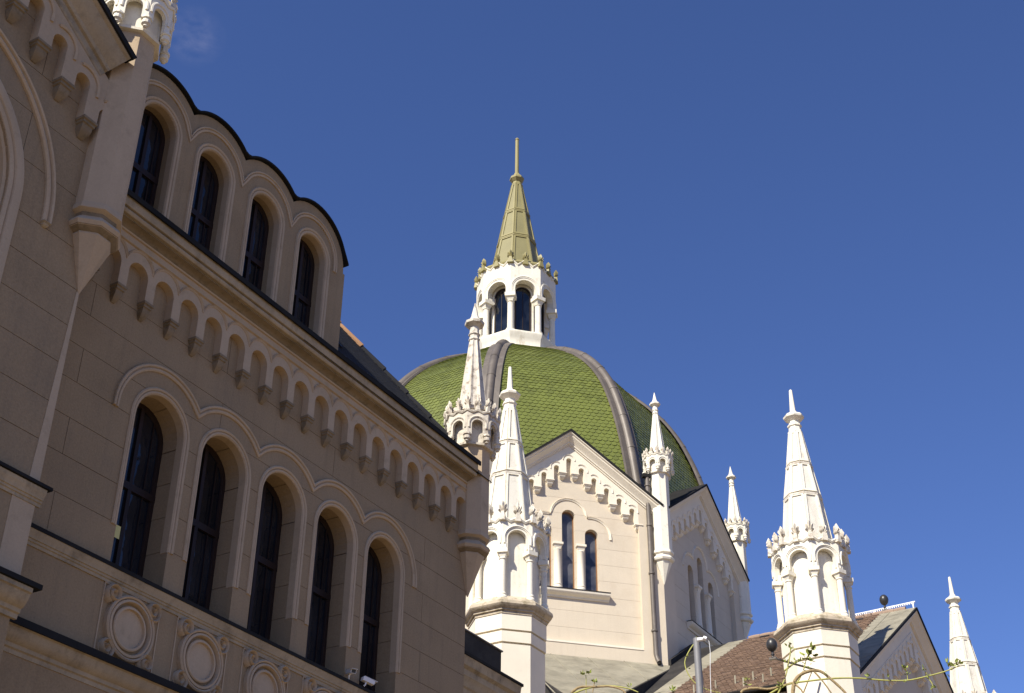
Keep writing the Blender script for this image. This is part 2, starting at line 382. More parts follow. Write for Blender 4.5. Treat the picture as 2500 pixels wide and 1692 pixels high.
MB().box(FW, 15, 31.25, 12.69, 12.735, -0.0, 0.17).box(FW, 15, 31.25, 12.655, 12.69, 0.153, 0.17).build('sill_flashing', M['flash'], wing)
MB().box(FW, 15, 31.25, 10.80, 10.86, -0.0, 0.35).box(FW, 15, 31.25, 10.72, 10.80, 0.315, 0.35).build('cornice_flashing', M['flash'], wing)
# scrolled medallions
for i, c in enumerate(WC[:5]):
    cz = 11.66; b = MB()
    for s0, s1, u0_, u1_ in ((12.38, 10.84, c-0.80, c-0.77), (12.38, 10.84, c+0.77, c+0.80)): b.box(FW, u0_, u1_, s1, s0, -0.01, 0.02)
    b.box(FW, c-0.8, c+0.8, 12.36, 12.385, -0.01, 0.025)
    ring = [(c+math.cos(2*math.pi*k/40), cz+math.sin(2*math.pi*k/40)) for k in range(40)]
    def rg(r): return [(c+(p[0]-c)*r, cz+(p[1]-cz)*r) for p in ring]
    b.sweep(FW, rg(0.66), [(0, -0.01), (0.0, 0.09), (0.03, 0.12), (0.06, 0.10), (0.07, 0.05), (0.085, 0.10), (0.13, 0.11), (0.15, 0.05), (0.15, -0.01)], True)
    b.sweep(FW, rg(0.45), [(0, -0.01), (0.0, 0.06), (0.02, 0.08), (0.06, 0.08), (0.07, 0.04), (0.07, -0.01)], True)
    b.prism(FW, rg(0.385), -0.01, 0.02)
    md = b.build('medallion', M['wing_trim'], wing)
    for sx, sz in ((-1, 1), (1, 1), (-1, -1), (1, -1)):
        b = MB(); q = []
        flip = sx*sz
        for k in range(34):
            t = k/33; a = R(45+ (200 if True else 0)) + flip*t*R(560) ; rr = 0.215*(1-t*0.78)
            q.append((c+sx*0.545+rr*math.cos(a), cz+sz*0.545+rr*math.sin(a)))
        b.sweep(FW, q, [(-0.03, -0.01), (-0.03, 0.08), (0, 0.13), (0.03, 0.08), (0.03, -0.01)])
        b.prism(FW, [(c+sx*0.545+0.17*math.cos(2*math.pi*k/20), cz+sz*0.545+0.17*math.sin(2*math.pi*k/20)) for k in range(20)], -0.01, 0.028)
        b.build('scroll', M['wing_trim'], md)
# corbel arcade under the eaves
ZP = 18.70
b = MB(); hb = []
for k in range(-2, 17):
    c = 17.35+0.824*k
    a, e = c-0.412, c+0.412
    if k == 16: e = 31.2
    ps = subtract([[(a, ZP), (e, ZP), (e, 19.86), (a, 19.86)]], arch(c, 0.2875, ZP-0.1, 19.21, 12))
    for p in ps: b.prism(FW, p, 0.20, -0.02)
b.build('arcade_frieze', M['wing_trim'], wing, 0)
th2 = math.degrees(math.acos(0.412/0.43)); path = []
for k in range(-2, 17): path += arc(17.35+0.824*k, 19.375, 0.43, 180-th2, th2, 12)[(0 if k == -2 else 1):]
MB().sweep(FW, path, [(-0.05, 0.19), (-0.05, 0.215), (-0.03, 0.225), (-0.02, 0.21), (0, 0.235), (0.015, 0.20), (0.015, 0.19)]).build('arcade_hood', M['wing_trim'], wing)
def corbel_mb(fr, c, zt, w, d, s=1.0, dt=0.0):
    b = MB()
    def ring(w_, d_, z): return [fr(c-w_, z, dt-0.01), fr(c+w_, z, dt-0.01), fr(c+w_, z, dt+d_), fr(c-w_, z, dt+d_)]
    lv = [(w*1.15, d*1.18, zt), (w*1.15, d*1.18, zt-0.05*s), (w*0.98, d*1.02, zt-0.065*s), (w*0.98, d*1.02, zt-0.11*s), (w*0.80, d*0.86, zt-0.125*s), (w*0.82, d*0.82, zt-0.20*s), (w*0.72, d*0.62, zt-0.27*s), (w*0.5, d*0.32, zt-0.33*s), (w*0.4, d*0.1, zt-0.36*s)]
    vs = []; fs = []
    for q in lv: vs += ring(*q)
    for i in range(len(lv)-1):
        for k in range(4): fs.append((i*4+k, i*4+(k+1) % 4, (i+1)*4+(k+1) % 4, (i+1)*4+k))
    fs += [(0, 1, 2, 3), tuple(range(4*len(lv)-4, 4*len(lv)))]
    return b.add(vs, fs)
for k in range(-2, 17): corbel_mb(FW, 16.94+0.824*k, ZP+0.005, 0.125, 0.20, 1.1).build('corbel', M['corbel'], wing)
# eaves cornice
EAVE_BED = [(-0.02, 19.80), (0.225, 19.80), (0.25, 19.815), (0.25, 19.84), (0.215, 19.86), (0.215, 20.0), (0.26, 20.005), (0.27, 20.04), (0.24, 20.06), (-0.02, 20.06)]
EAVE_COVE = [(-0.02, 20.06), (0.24, 20.062), (0.27, 20.10), (0.34, 20.14), (0.45, 20.155), (0.45, 20.20), (-0.02, 20.20)]
EAVE_TOP = [(-0.02, 20.20), (0.46, 20.19), (0.52, 20.19), (0.55, 20.22), (0.56, 20.26), (0.53, 20.30), (0.50, 20.31), (0.50, 20.33), (0.57, 20.335), (0.585, 20.36), (0.585, 20.56), (0.61, 20.58), (0.61, 20.60), (-0.02, 20.72)]
hsweep(MB(), FW, 15, 30.75, EAVE_BED).build('eaves_bed_moulding', M['wing_trim'], wing)
hsweep(MB(), FW, 15, 30.75, EAVE_COVE).build('eaves_cove', M['corbel'], wing)  # cove strip carries grime and painted undershade in its colour
hsweep(MB(), FW, 15, 30.75, EAVE_TOP).build('eaves_cornice', M['cornice'], wing)
MB().box(FW, 15, 30.8, 20.605, 20.66, 0.2, 0.66).box(FW, 15, 30.8, 20.53, 20.605, 0.615, 0.66).build('eaves_gutter', M['flash'], wing)
# dormer
DC = [17.35, 19.30, 21.27, 23.22]; ZS = 23.58
reg = []
b = MB()
top = [(15.9, 20.5), (24.62, 20.5)]
dh = [arch(c, 0.56, 20.62, ZS, 14) for c in DC]
for i, c in enumerate(DC):
    a = 15.9 if i == 0 else (DC[i-1]+c)/2; e = 24.62 if i == 3 else (DC[i+1]+c)/2
    cell = [(a, 20.5), (e, 20.5)] + [p for p in arc(c, 23.75, 1.33, 0, 180, 22) if a < p[0] < e]
    last = [(c+1.33*math.cos(R(t)), 23.75+1.33*math.sin(R(t))) for t in ()]
    ze = 23.75+math.sqrt(max(0, 1.33**2-(e-c)**2)) if e-c < 1.33 else 23.75
    za = 23.75+math.sqrt(max(0, 1.33**2-(a-c)**2)) if c-a < 1.33 else 23.75
    cell.insert(2, (e, ze)); cell.append((a, za))
    for p in subtract([cell], dh[i]): b.prism(FW, p, -0.002, -0.55)
b.build('dormer_wall', M['wing_wall'], wing, 0)
MB().box(FW, 24.12, 24.618, 20.6, 23.9, -0.56, -3.2).build('dormer_cheek', M['wing_wall'], wing)
for c in DC:
    path = [(c+0.56, 20.62)] + [(c+0.56*math.cos(math.pi*i/16), ZS+0.56*math.sin(math.pi*i/16)) for i in range(17)] + [(c-0.56, 20.62)]
    MB().sweep(FW, path, [(0.01, -0.2), (0.01, -0.02), (-0.02, 0.02), (-0.07, 0.025), (-0.085, 0.0), (-0.10, 0.03), (-0.15, 0.045), (-0.17, 0.0), (-0.17, -0.02), (-0.02, -0.2)]).build('architrave', M['wing_trim'], wing)
    wing_window(FW, c, 0.56, 20.62, ZS, -0.42, wing, 22.4)
path = [(DC[0]-1.0, 23.75)]
for i, c in enumerate(DC):
    t = math.degrees(math.acos(0.975/1.0)); path += arc(c, 23.75, 1.0, 180 if i == 0 else 180-t, 0 if i == 3 else t, 16)[1 if i == 0 else 1:]
path.append((DC[3]+1.0, 23.55))
MB().sweep(FW, path, [(-0.12, -0.02), (-0.12, 0.03), (-0.07, 0.04), (-0.05, 0.01), (-0.03, 0.05), (0.0, 0.05), (0, -0.02)]).build('hood_moulding', M['wing_trim'], wing)
# scalloped sheet roof of the dormer
path = []
for i, c in enumerate(DC):
    t = math.degrees(math.acos(0.975/1.36)); path += arc(c, 23.75, 1.36, 150 if i == 0 else 180-t, 22 if i == 3 else t, 16)[(0 if i == 0 else 1):]
path.append((24.80, 23.80))
sm = []
for k, p in enumerate(path):   # soften the valleys
    q = path[max(0, k-1):k+2]; sm.append((sum(x[0] for x in q)/len(q), sum(x[1] for x in q)/len(q)))
b = MB(); vs = []
for p in sm: vs += [FW(p[0], p[1], 0.10), FW(p[0], p[1]+0.05, 0.10), FW(p[0], p[1]+0.05, -3.4), FW(p[0], p[1], -3.4)]
fs = [(0, 1, 2, 3), tuple(len(vs)-4+k for k in range(4))]
for i in range(len(sm)-1):
    for k in range(4): fs.append((4*i+k, 4*i+(k+1) % 4, 4*i+4+(k+1) % 4, 4*i+4+k))
b.add(vs, fs).build('dormer_roof', M['flash'], wing, 50)
# hipped roof: apex line
def hipz(t): return 21.05+1.37*t
b = MB(); T = 5.2
E0 = (-19.5, 31.5)
b.add([(-19.5, 14.0, hipz(-0.5)), (-19.5, 31.5, hipz(-0.5)), (-20-T, 31-T, hipz(T)), (-20-T, 14.0, hipz(T)), (-32, 31.5, hipz(-0.5)), (-32, 31-T, hipz(T))],
      [(0, 1, 2, 3), (1, 4, 5, 2), (2, 5, 3), (0, 3, 5, 4), (0, 4, 1)])
b.build('roof_deck', M['under'], wing, 0)
b = MB()
nr = Vector((1.37, 0, 1)).normalized(); dn = Vector((1, 0, -1.37)).normalized()
row = 0; dd = 0.17
while row*dd < 6.4:
    s = row*dd; cpt = Vector((-19.45, 0, hipz(-0.55))) - dn*s
    t = -20-cpt.x
    y1 = 31-t+0.02; y = y1 - 0.2 - (0.1 if row % 2 else 0)
    if y1 < 23.5: break
    while y > 22.5:
        p = Vector((cpt.x, y, cpt.z)); L = 0.30
        b.quadslab([p+nr*0.025, p+Vector((0, 0.19, 0))+nr*0.025, p+Vector((0, 0.19, 0))-dn*L+nr*0.004, p-dn*L+nr*0.004], nr, 0.018)
        y -= 0.2
    row += 1
o = b.build('roof_tiles', M['darktile'], wing, 0); o['kind'] = 'stuff'
for i in range(9):
    t = 0.3+i*0.52; p = Vector((-20-t, 31-t, hipz(t)+0.04)); q = Vector((-20-t-0.58, 31-t-0.58, hipz(t+0.58)+0.02))
    MB().tube([p, p.lerp(q, 0.5), q], [0.13, 0.115, 0.10], 10).build('ridge_tile', M['ridgetile'] if i > 3 else M['darktile'], wing)
for (y, t) in ((25.3, 0.2), (26.3, 0.2), (27.3, 0.2), (28.3, 0.2), (25.8, 0.9)):
    p = Vector((-20-t, y, hipz(t)))
    MB().quadslab([p, p+Vector((0, 0.05, 0)), p+Vector((0, 0.05, 0))-dn*0.28, p-dn*0.28], nr, 0.09).build('snow_guard', M['iron'], wing)

# ================================================================== GABLE builder
def raking(b, fr, L, apex, slope, pr):
    c = L/2; z0 = apex-slope*c
    b.sweep(fr, [(0, z0), (c, apex), (L, z0)], pr); return b
def gable(parent, fr, L, apex, slope, zb, nt, sp, st, nw, kmax, fd, mats, wins=None, margin=1.35, sc_=1.0, blk=True, k0=None, arcade_drop=0.9, zbase=None, depth=0.7, proj=0.5, bl=(2.6, 0.81)):
    wall, joint, trim = mats; c = L/2
    hol = []
    if wins:
        for (wc, ww, w0, ws) in wins: hol.append(arch(c+wc, ww, w0, ws, 12))
    zt0 = apex-slope*c
    region = [(0, zb), (L, zb), (L, zt0), (c, apex-0.02), (0, zt0)]
    if blk:
        zl = []; z = zb
        while z < apex: zl.append(z); z += bl[1]
        zl.append(apex)
        blocks(parent, fr, region, hol, zl, bl[0], 0.011, depth, wall, joint, prou=-fd, j=0.006)
    else:
        b = MB(); ps = [region]
        for h in hol: ps = subtract(ps, h)
        for p in ps: b.prism(fr, p, -fd, -fd-depth)
        b.build('wall', wall, parent, 0)
    # border strips
    cs = [c+sp*k for k in range(-kmax, kmax+1)]
    a0 = cs[0]-sp/2; e0 = cs[-1]+sp/2
    b = MB()
    b.prism(fr, [(0.0, zb), (a0+0.0, zb), (a0, apex-slope*(c-a0)), (0, zt0)], 0.0, -fd-0.001)
    b.prism(fr, [(e0, zb), (L, zb), (L, zt0), (e0, apex-slope*(e0-c))], 0.0, -fd-0.001)
    if zbase: b.box(fr, a0, e0, zb-0.0, zbase, 0.0, -fd-0.001)
    b.build('wall_border', wall, parent, 0)
    # stepped corbel arcade
    b = MB(); hb = MB(); corb = []
    for k in range(-kmax, kmax+1):
        cc = c+sp*k; tk = nt-st*abs(k); r = nw/2
        def pz(kk):  # pier bottom for pier at kk (half integers)
            return nt-st*(abs(kk)-0.5)-arcade_drop
        L_, R_ = k-0.5, k+0.5
        def rk(u): return apex-slope*abs(u-c)
        for (ua, ub, zz) in ((cc-sp/2, cc-r, pz(L_)), (cc+r, cc+sp/2, pz(R_))):
            b.prism(fr, [(ua, zz), (ub, zz), (ub, rk(ub)), (ua, rk(ua))], 0.0, -fd-0.001)
        cell = [(cc-r, tk-r), (cc+r, tk-r), (cc+r, rk(cc+r)), (cc, rk(cc)), (cc-r, rk(cc-r))]
        for p in subtract([cell], arch(cc, r, tk-r-0.5, tk-r, 10)): b.prism(fr, p, 0.0, -fd-0.001)
        hr = sp*0.5*0.98
        dl = 0 if k == 0 else (1 if k > 0 else -1)
        zc = tk-r+0.02
        if k == 0: path = arc(cc, zc, hr, 180, 0, 12)
        elif k > 0: path = [(cc-hr*0.55, zc+hr*0.83)] + arc(cc, zc, hr, 115, 0, 10) + [(cc+hr, zc-0.12)]
        else: path = [(cc-hr, zc-0.12)] + arc(cc, zc, hr, 180, 65, 10)
        hb.sweep(fr, path, [(-0.05, -0.01), (-0.05, 0.02), (-0.03, 0.03), (0.0, 0.05), (0.02, 0.02), (0.02, -0.01)])
        corb.append((cc+sp/2, pz(R_)))
        if k == -kmax: corb.append((cc-sp/2, pz(L_)))
    b.build('arcade_frieze', trim, parent, 0); hb.build('arcade_hood', trim, parent)
    for (u, z) in corb: corbel_mb(fr, u, z+0.004, (sp-nw)/2*0.95, fd, 1.0, -fd).build('corbel', trim, parent)
    # raking cornice
    b = MB(); raking(b, fr, L, apex, slope, [(0.0, -0.3), (0.0, proj), (-0.12, proj), (-0.16, proj*0.82), (-0.22, proj*0.8), (-0.34, proj*0.48), (-0.44, proj*0.28), (-0.50, proj*0.26), (-0.52, proj*0.12), (-0.58, 0.06), (-0.58, -0.3)])
    b.build('raking_cornice', trim, parent)
    b = MB(); raking(b, fr, L+0.0, apex, slope, [(0.005, -0.3), (0.05, -0.3), (0.05, proj+0.06), (-0.06, proj+0.06), (-0.06, proj+0.005), (0.005, proj+0.005)])
    b.build('verge_flashing', M['flash'], parent)
    return

# ================================================================== LEFT PAVILION
FP = Fr((-18.65, 0), (1, 0))
pav = thing('gabled_pavilion', 'cropped shaded gabled pavilion at the left edge with huge arch mouldings', 'building', (-18.65, 10.4, 0))
AC = 10.42
hole = arch(AC, 2.42, 12.8, 17.95, 24)
G0 = 12.0
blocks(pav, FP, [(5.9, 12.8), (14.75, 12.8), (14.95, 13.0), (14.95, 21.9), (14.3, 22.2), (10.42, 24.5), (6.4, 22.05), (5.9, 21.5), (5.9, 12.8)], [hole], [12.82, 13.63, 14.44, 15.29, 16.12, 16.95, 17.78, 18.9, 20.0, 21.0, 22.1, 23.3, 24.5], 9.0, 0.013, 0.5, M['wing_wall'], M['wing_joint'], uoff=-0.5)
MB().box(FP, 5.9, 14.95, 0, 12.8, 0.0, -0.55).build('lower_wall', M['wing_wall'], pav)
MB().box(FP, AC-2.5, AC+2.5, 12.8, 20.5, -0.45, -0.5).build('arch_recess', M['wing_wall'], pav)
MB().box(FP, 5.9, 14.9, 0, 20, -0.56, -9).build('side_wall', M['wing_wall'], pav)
path = [(AC+2.42, 12.8)] + arc(AC, 17.95, 2.42, 0, 180, 40) + [(AC-2.42, 12.8)]
MB().sweep(FP, path, [(0.05, -0.4), (0.05, -0.08), (0.0, -0.05), (-0.02, 0.02), (-0.10, 0.04), (-0.12, 0.0), (-0.16, 0.05), (-0.26, 0.07), (-0.34, 0.05), (-0.36, -0.02), (-0.02, -0.4)]).build('arch_moulding', M['wing_trim'], pav)
path = [(AC+3.5, 17.85)] + arc(AC, 17.95, 3.5, 0, 180, 44) + [(AC-3.5, 17.85)]
MB().sweep(FP, path, [(0.18, -0.02), (0.18, 0.05), (0.14, 0.08), (0.10, 0.07), (0.08, 0.03), (0.06, 0.03), (0.04, 0.09), (0.0, 0.10), (-0.02, 0.05), (-0.02, -0.02)]).build('hood_moulding', M['wing_trim'], pav)
corbel_mb(FP, AC+3.41, 17.86, 0.08, 0.09, 0.3).build('corbel', M['cornice'], pav)
# gable arcade of the pavilion, sloping
SLP = 0.61
def pk(u): return 22.42-SLP*(u-13.0)   # inner line height
b = MB(); hb = MB()
for k in range(-4, 3):
    cc = 13.08+0.73*k; tk = 22.02-0.445*k; r = 0.185
    zl, zr = tk-0.62+0.1, tk-1.05+0.1
    def top_(u): return pk(u)+0.35
    b.prism(FP, [(cc-0.365, zl), (cc-r, zl), (cc-r, top_(cc-r)), (cc-0.365, top_(cc-0.365))], 0.22, -0.01)
    b.prism(FP, [(cc+r, zr), (cc+0.365, zr), (cc+0.365, top_(cc+0.365)), (cc+r, top_(cc+r))], 0.22, -0.01)
    for p in subtract([[(cc-r, tk-r), (cc+r, tk-r), (cc+r, top_(cc+r)), (cc-r, top_(cc-r))]], arch(cc, r, tk-1, tk-r, 12)): b.prism(FP, p, 0.22, -0.01)
    hb.sweep(FP, arc(cc+0.02, tk-r+0.02, 0.40, 112, 5, 10) + [(cc+0.42, tk-r-0.15)], [(-0.05, 0.21), (-0.05, 0.25), (0, 0.27), (0.02, 0.21)])
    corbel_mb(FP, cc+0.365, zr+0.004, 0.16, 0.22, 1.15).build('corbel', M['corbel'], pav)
b.prism(FP, [(13.08+0.73*2.5, 20.0), (15.0, 20.0), (15.0, pk(15)+.3), (13.08+0.73*2.5, pk(14.9)+.3)], 0.22, -0.01)
b.build('arcade_frieze', M['wing_trim'], pav, 0); hb.build('arcade_hood', M['wing_trim'], pav)
b = MB().sweep(FP, [(6.4, pk(14.45)), (10.42, pk(10.42)), (14.12, pk(14.12))], [(0.10, 0.1), (0.10, 0.23), (0.14, 0.25), (0.15, 0.24), (0.30, 0.24), (0.31, 0.30), (0.36, 0.33), (0.38, 0.33), (0.48, 0.42), (0.62, 0.52), (0.75, 0.55), (0.78, 0.62), (0.86, 0.62), (0.86, 0.1)])
b.build('raking_cornice', M['cornice'], pav)
MB().sweep(FP, [(6.35, pk(14.5)), (10.42, pk(10.42)), (14.16, pk(14.16))], [(0.865, -3.0), (0.93, -3.0), (0.93, 0.68), (0.80, 0.68), (0.80, 0.625), (0.865, 0.625)]).build('verge_flashing', M['flash'], pav)
MB().box(FP, 5.9, 14.95, 20.4, 21.8, -0.56, -3).build('gable_backing', M['wing_wall'], pav)
# string courses
hsweep(MB(), FP, 5.8, 15.07, [(d*0.9, z) for d, z in SILL]).build('sill_course', M['cornice'], pav)
hsweep(MB(), FP, 5.8, 15.05, LOWC).build('string_cornice', M['cornice'], pav)
MB().box(FP, 5.8, 15.15, 12.70, 12.76, -0.0, 0.18).build('sill_flashing', M['flash'], pav)
MB().box(FP, 5.8, 15.2, 10.81, 10.90, -0.0, 0.36).build('cornice_flashing', M['flash'], pav)
for i, (y0, z0, z1) in enumerate(((14.95, 12.76, 16.95),)):
    pass
# corner strip under the turret
b = MB(); ct = (-18.65+0.0, 14.95, 0)
b.prism(FP, [(14.72, 12.77), (14.96, 12.77), (14.96, 16.9), (14.90, 16.9)], 0.012, -0.3); b.prism(FP, [(14.45, 10.9), (14.97, 10.9), (14.97, 12.4), (14.45, 12.4)], 0.012, -0.3)
b.build('corner_strip', M['wing_trim'], pav)

# ================================================================== TURRETS
def leaf_mb(h, w, t, lobes=5):
    """palmette leaf: local x width, z up, y outward"""
    b = MB()
    for an, ln in ((-58, 0.62), (-30, 0.84), (0, 1.0), (30, 0.84), (58, 0.62)):
        a = R(an); dx, dz = math.sin(a)*0.62, math.cos(a); L = h*0.62*ln; z0 = h*0.36; hw = w*0.17; px, pz = dz, -dx
        def q(l, k, y=0.0): return (dx*L*l+px*hw*k, y, z0+dz*L*l+pz*hw*k)
        o = t*0.6*ln
        p = [q(-0.1, -0.4), q(0.45, -1, o*0.2), q(0.85, -0.85, o*0.5), q(1.0, 0, o*0.8), q(0.85, 0.85, o*0.5), q(0.45, 1, o*0.2), q(-0.1, 0.4), q(0.6, 0, t), q(0.6, 0, -t*0.3)]
        for i in range(7): pass
        b.add(p, [(i, (i+1) % 7, 7) for i in range(7)] + [((i+1) % 7, i, 8) for i in range(7)])
    b.add([(-w*0.34, 0, 0), (w*0.34, 0, 0), (w*0.2, 0, h*0.42), (-w*0.2, 0, h*0.42), (-w*0.3, t*0.8, 0), (w*0.3, t*0.8, 0), (w*0.14, t*0.7, h*0.42), (-w*0.14, t*0.7, h*0.42)],
          [(0, 1, 2, 3), (4, 5, 6, 7), (0, 1, 5, 4), (1, 2, 6, 5), (2, 3, 7, 6), (3, 0, 4, 7)])
    return b
def rotz(az, r, z): # place local (x, y outward) at azimuth
    a = -az+math.pi/2 - math.pi/2
    return Matrix.Translation((r*math.sin(az), r*math.cos(az), z)) @ Matrix.Rotation(-az, 4, 'Z')

def fmesh(b, name, m, smooth=32): return b.mesh(name, m, smooth)
TM = {}
def small_meshes():
    F0 = Fr((0, 0), (0, 1)); C8 = math.cos(R(22.5))
    m = M['white']
    TM['crown_drum'] = MB().lathe((0, 0, 0), [(0.56, -0.0), (0.60, 0.02), (0.60, 1.05), (0.75, 1.12), (0.75, 1.25), (0.45, 1.3)]).lathe((0, 0, 0), [(0.53, -0.05), (0.66, -0.03), (0.67, 0.03), (0.56, 0.05)]).mesh('crown_drum', m)
    ap = 0.84*C8; hw = 0.84*math.sin(R(22.5)); Fp = Fr((0, ap), (0, 1))
    b = MB()
    for p in subtract([[(-hw, 0.2), (hw, 0.2), (hw, 1.02), (-hw, 1.02)]], arch(0, 0.175, 0.1, 0.53, 12)): b.prism(Fp, p, 0.0, -0.10)
    b.sweep(Fp, [(-0.26, 0.42)] + arc(0, 0.55, 0.26, 180, 0, 12) + [(0.26, 0.42)], [(-0.03, -0.01), (-0.03, 0.02), (0, 0.035), (0.035, 0.02), (0.035, -0.01)])
    b.sweep(Fp, [(-hw, 1.0), (-0.16, 0.94), (0, 1.02), (0.16, 0.94), (hw, 1.0)], [(-0.03, -0.02), (-0.03, 0.03), (0.02, 0.05), (0.05, 0.0), (0.05, -0.02)])
    TM['arch_panel'] = b.mesh('arch_panel', m)
    TM['pendant'] = MB().lathe((0, 0, 0), [(0.115, 0.24), (0.12, 0.18), (0.09, 0.165), (0.09, 0.13), (0.105, 0.11), (0.10, 0.05), (0.05, 0.01), (0.055, -0.02), (0.02, -0.05)], 10, 0).mesh('pendant', m)
    TM['leaf'] = leaf_mb(0.52, 0.25, 0.09).mesh('leaf', M['white_old'], 50)
    # fluted spire
    vs = []; prof_ = [(0.47, 1.15), (0.44, 1.5), (0.155, 3.95)]; b = MB(); nn = 32
    for r, z in prof_:
        for k in range(nn):
            a = R(22.5+360/nn*k); ph = k % 4; rr = r*(1.0 if ph == 0 else (0.80 if ph == 2 else 0.83))
            vs.append((rr*math.sin(a), rr*math.cos(a), z))
    fs = []
    for i in range(2):
        for k in range(nn): fs.append((i*nn+k, i*nn+(k+1) % nn, (i+1)*nn+(k+1) % nn, (i+1)*nn+k))
    fs += [tuple(range(nn))[::-1], tuple(2*nn+k for k in range(nn))]
    b.add(vs, fs); TM['spire'] = b.mesh('spire', m, 20); 
    TM['finial'] = MB().lathe((0, 0, 0), [(0.16, 3.93), (0.18, 3.95), (0.18, 4.0), (0.15, 4.03), (0.155, 4.12), (0.19, 4.14), (0.19, 4.17), (0.155, 4.19), (0.15, 4.42), (0.20, 4.46), (0.31, 4.52), (0.32, 4.60), (0.22, 4.68), (0.17, 4.72), (0.12, 4.86), (0.015, 5.36)]).mesh('finial', m)
    TM['corbel_base'] = MB().lathe((0, 0, 0), [(0.50, 0.12), (0.58, 0.10), (0.60, 0.02), (0.60, -0.04), (0.50, -0.10), (0.48, -0.18), (0.58, -0.26), (0.63, -0.35), (0.58, -0.45), (0.44, -0.51), (0.46, -0.57), (0.42, -0.66), (0.02, -1.72)]).mesh('corbel_base', m)
small_meshes()
def small_turret(name_label, loc, shaft, base_az=None, old=False, wing=False):
    t = thing('corner_turret', name_label, 'turret', loc, 'small corbelled corner turrets')
    T0 = Matrix.Translation(loc)
    link('shaft', MB().lathe((0, 0, 0), [(0.56 if wing else 0.53, -shaft), (0.56 if wing else 0.53, 0.0)]).mesh('shaft', M['wing_trim'] if wing else M['white'], 20), t, T0)
    cb = link('corbel_base', TM['corbel_base'], t, T0 @ Matrix.Translation((0, 0, -shaft)))
    objs = [cb]
    if wing:
        for z in (-0.17, -0.53): link('shade_ring', MB().lathe((0, 0, 0), [(0.51, z+0.09), (0.497, z+0.05), (0.485, z), (0.44, z-0.03)] if z > -0.3 else [(0.595, z+0.095), (0.54, z+0.05), (0.455, z+0.005), (0.40, z)]).mesh('shade_ring', M['corbel'], 20), t, T0 @ Matrix.Translation((0, 0, -shaft)))  # dark bands painting the shade under the base mouldings
    objs.append(link('crown_drum', TM['crown_drum'], t, T0)); objs.append(link('spire', TM['spire'], t, T0)); objs.append(link('finial', TM['finial'], t, T0))
    for k in range(8):
        objs.append(link('arch_panel', TM['arch_panel'], t, T0 @ Matrix.Rotation(R(45*k), 4, 'Z')))
        objs.append(link('pendant', TM['pendant'], t, T0 @ rotz(R(22.5+45*k), 0.78, 0.0)))
    for k in range(16):
        objs.append(link('leaf', TM['leaf'], t, T0 @ rotz(R(22.5*k), 0.78 if k % 2 else 0.73, 0.98) @ Matrix.Rotation(R(-4), 4, 'X')))
    for o in objs:
        mm = None
        if wing and o.name.startswith('corbel_base'): mm = M['wing_trim']
        elif old: mm = M['white_old']
        if mm:
            o.material_slots[0].link = 'OBJECT'; o.material_slots[0].material = mm
    return t
rC = 37.08; aC = R(-32.60)
small_turret('shaded corner turret rising off the top edge left of the dormer', (-18.65, 14.95, 23.42), 4.80, wing=True)
small_turret('stained fluted turret at the wing corner, in front of the lantern', (rC*math.sin(aC), rC*math.cos(aC), 21.33), 2.85, old=True, wing=True)
small_turret('white turret with drainpipe beside it, right of the sunlit gable', (70.36*math.sin(R(-24.05)), 70.36*math.cos(R(-24.05)), 37.45), 4.75)
small_turret('white turret behind the shaded gable, against open sky', (81.2*math.sin(R(-20.82)), 81.2*math.cos(R(-20.82)), 37.98), 4.75)

def frame_on_face(b, P4, nrm, bw, t):
    """raised border on a quad (4 points ccw)"""
    c = sum((Vector(p) for p in P4), Vector())/4; inn = []
    for p in P4:
        p = Vector(p); inn.append(p)
    n = 4; ins = []
    for i in range(4):
        p = Vector(P4[i]); a = (Vector(P4[(i+1) % 4])-p).normalized(); d = (Vector(P4[i-1])-p).normalized()
        s = abs(a.cross(d).length) or 1; ins.append(p + (a+d)*(bw/s))
    for i in range(4):
        j = (i+1) % 4; b.quadslab([Vector(P4[i]), Vector(P4[j]), ins[j], ins[i]], nrm, t)
    return b
def paneled_spire(b, rings, secs, bw, t, only=None):
    """octagonal spire: secs = list of (z0,r0,z1,r1)"""
    for (z0, r0, z1, r1) in secs:
        if only != 'frame': b.lathe((0, 0, 0), [(r0, z0), (r1, z1)])
        for k in (range(8) if only != 'core' else ()):
            a0, a1 = R(-22.5+45*k), R(22.5+45*k); am = R(45*k)
            def v(r, a, z): return Vector((r*math.sin(a), r*math.cos(a), z))
            nrm = Vector((math.sin(am), math.cos(am), (r0-r1)/(z1-z0)*math.cos(R(22.5))))
            frame_on_face(b, [v(r0, a0, z0), v(r0, a1, z0), v(r1, a1, z1), v(r1, a0, z1)], nrm, min(bw, r1*0.30), t)
    return b
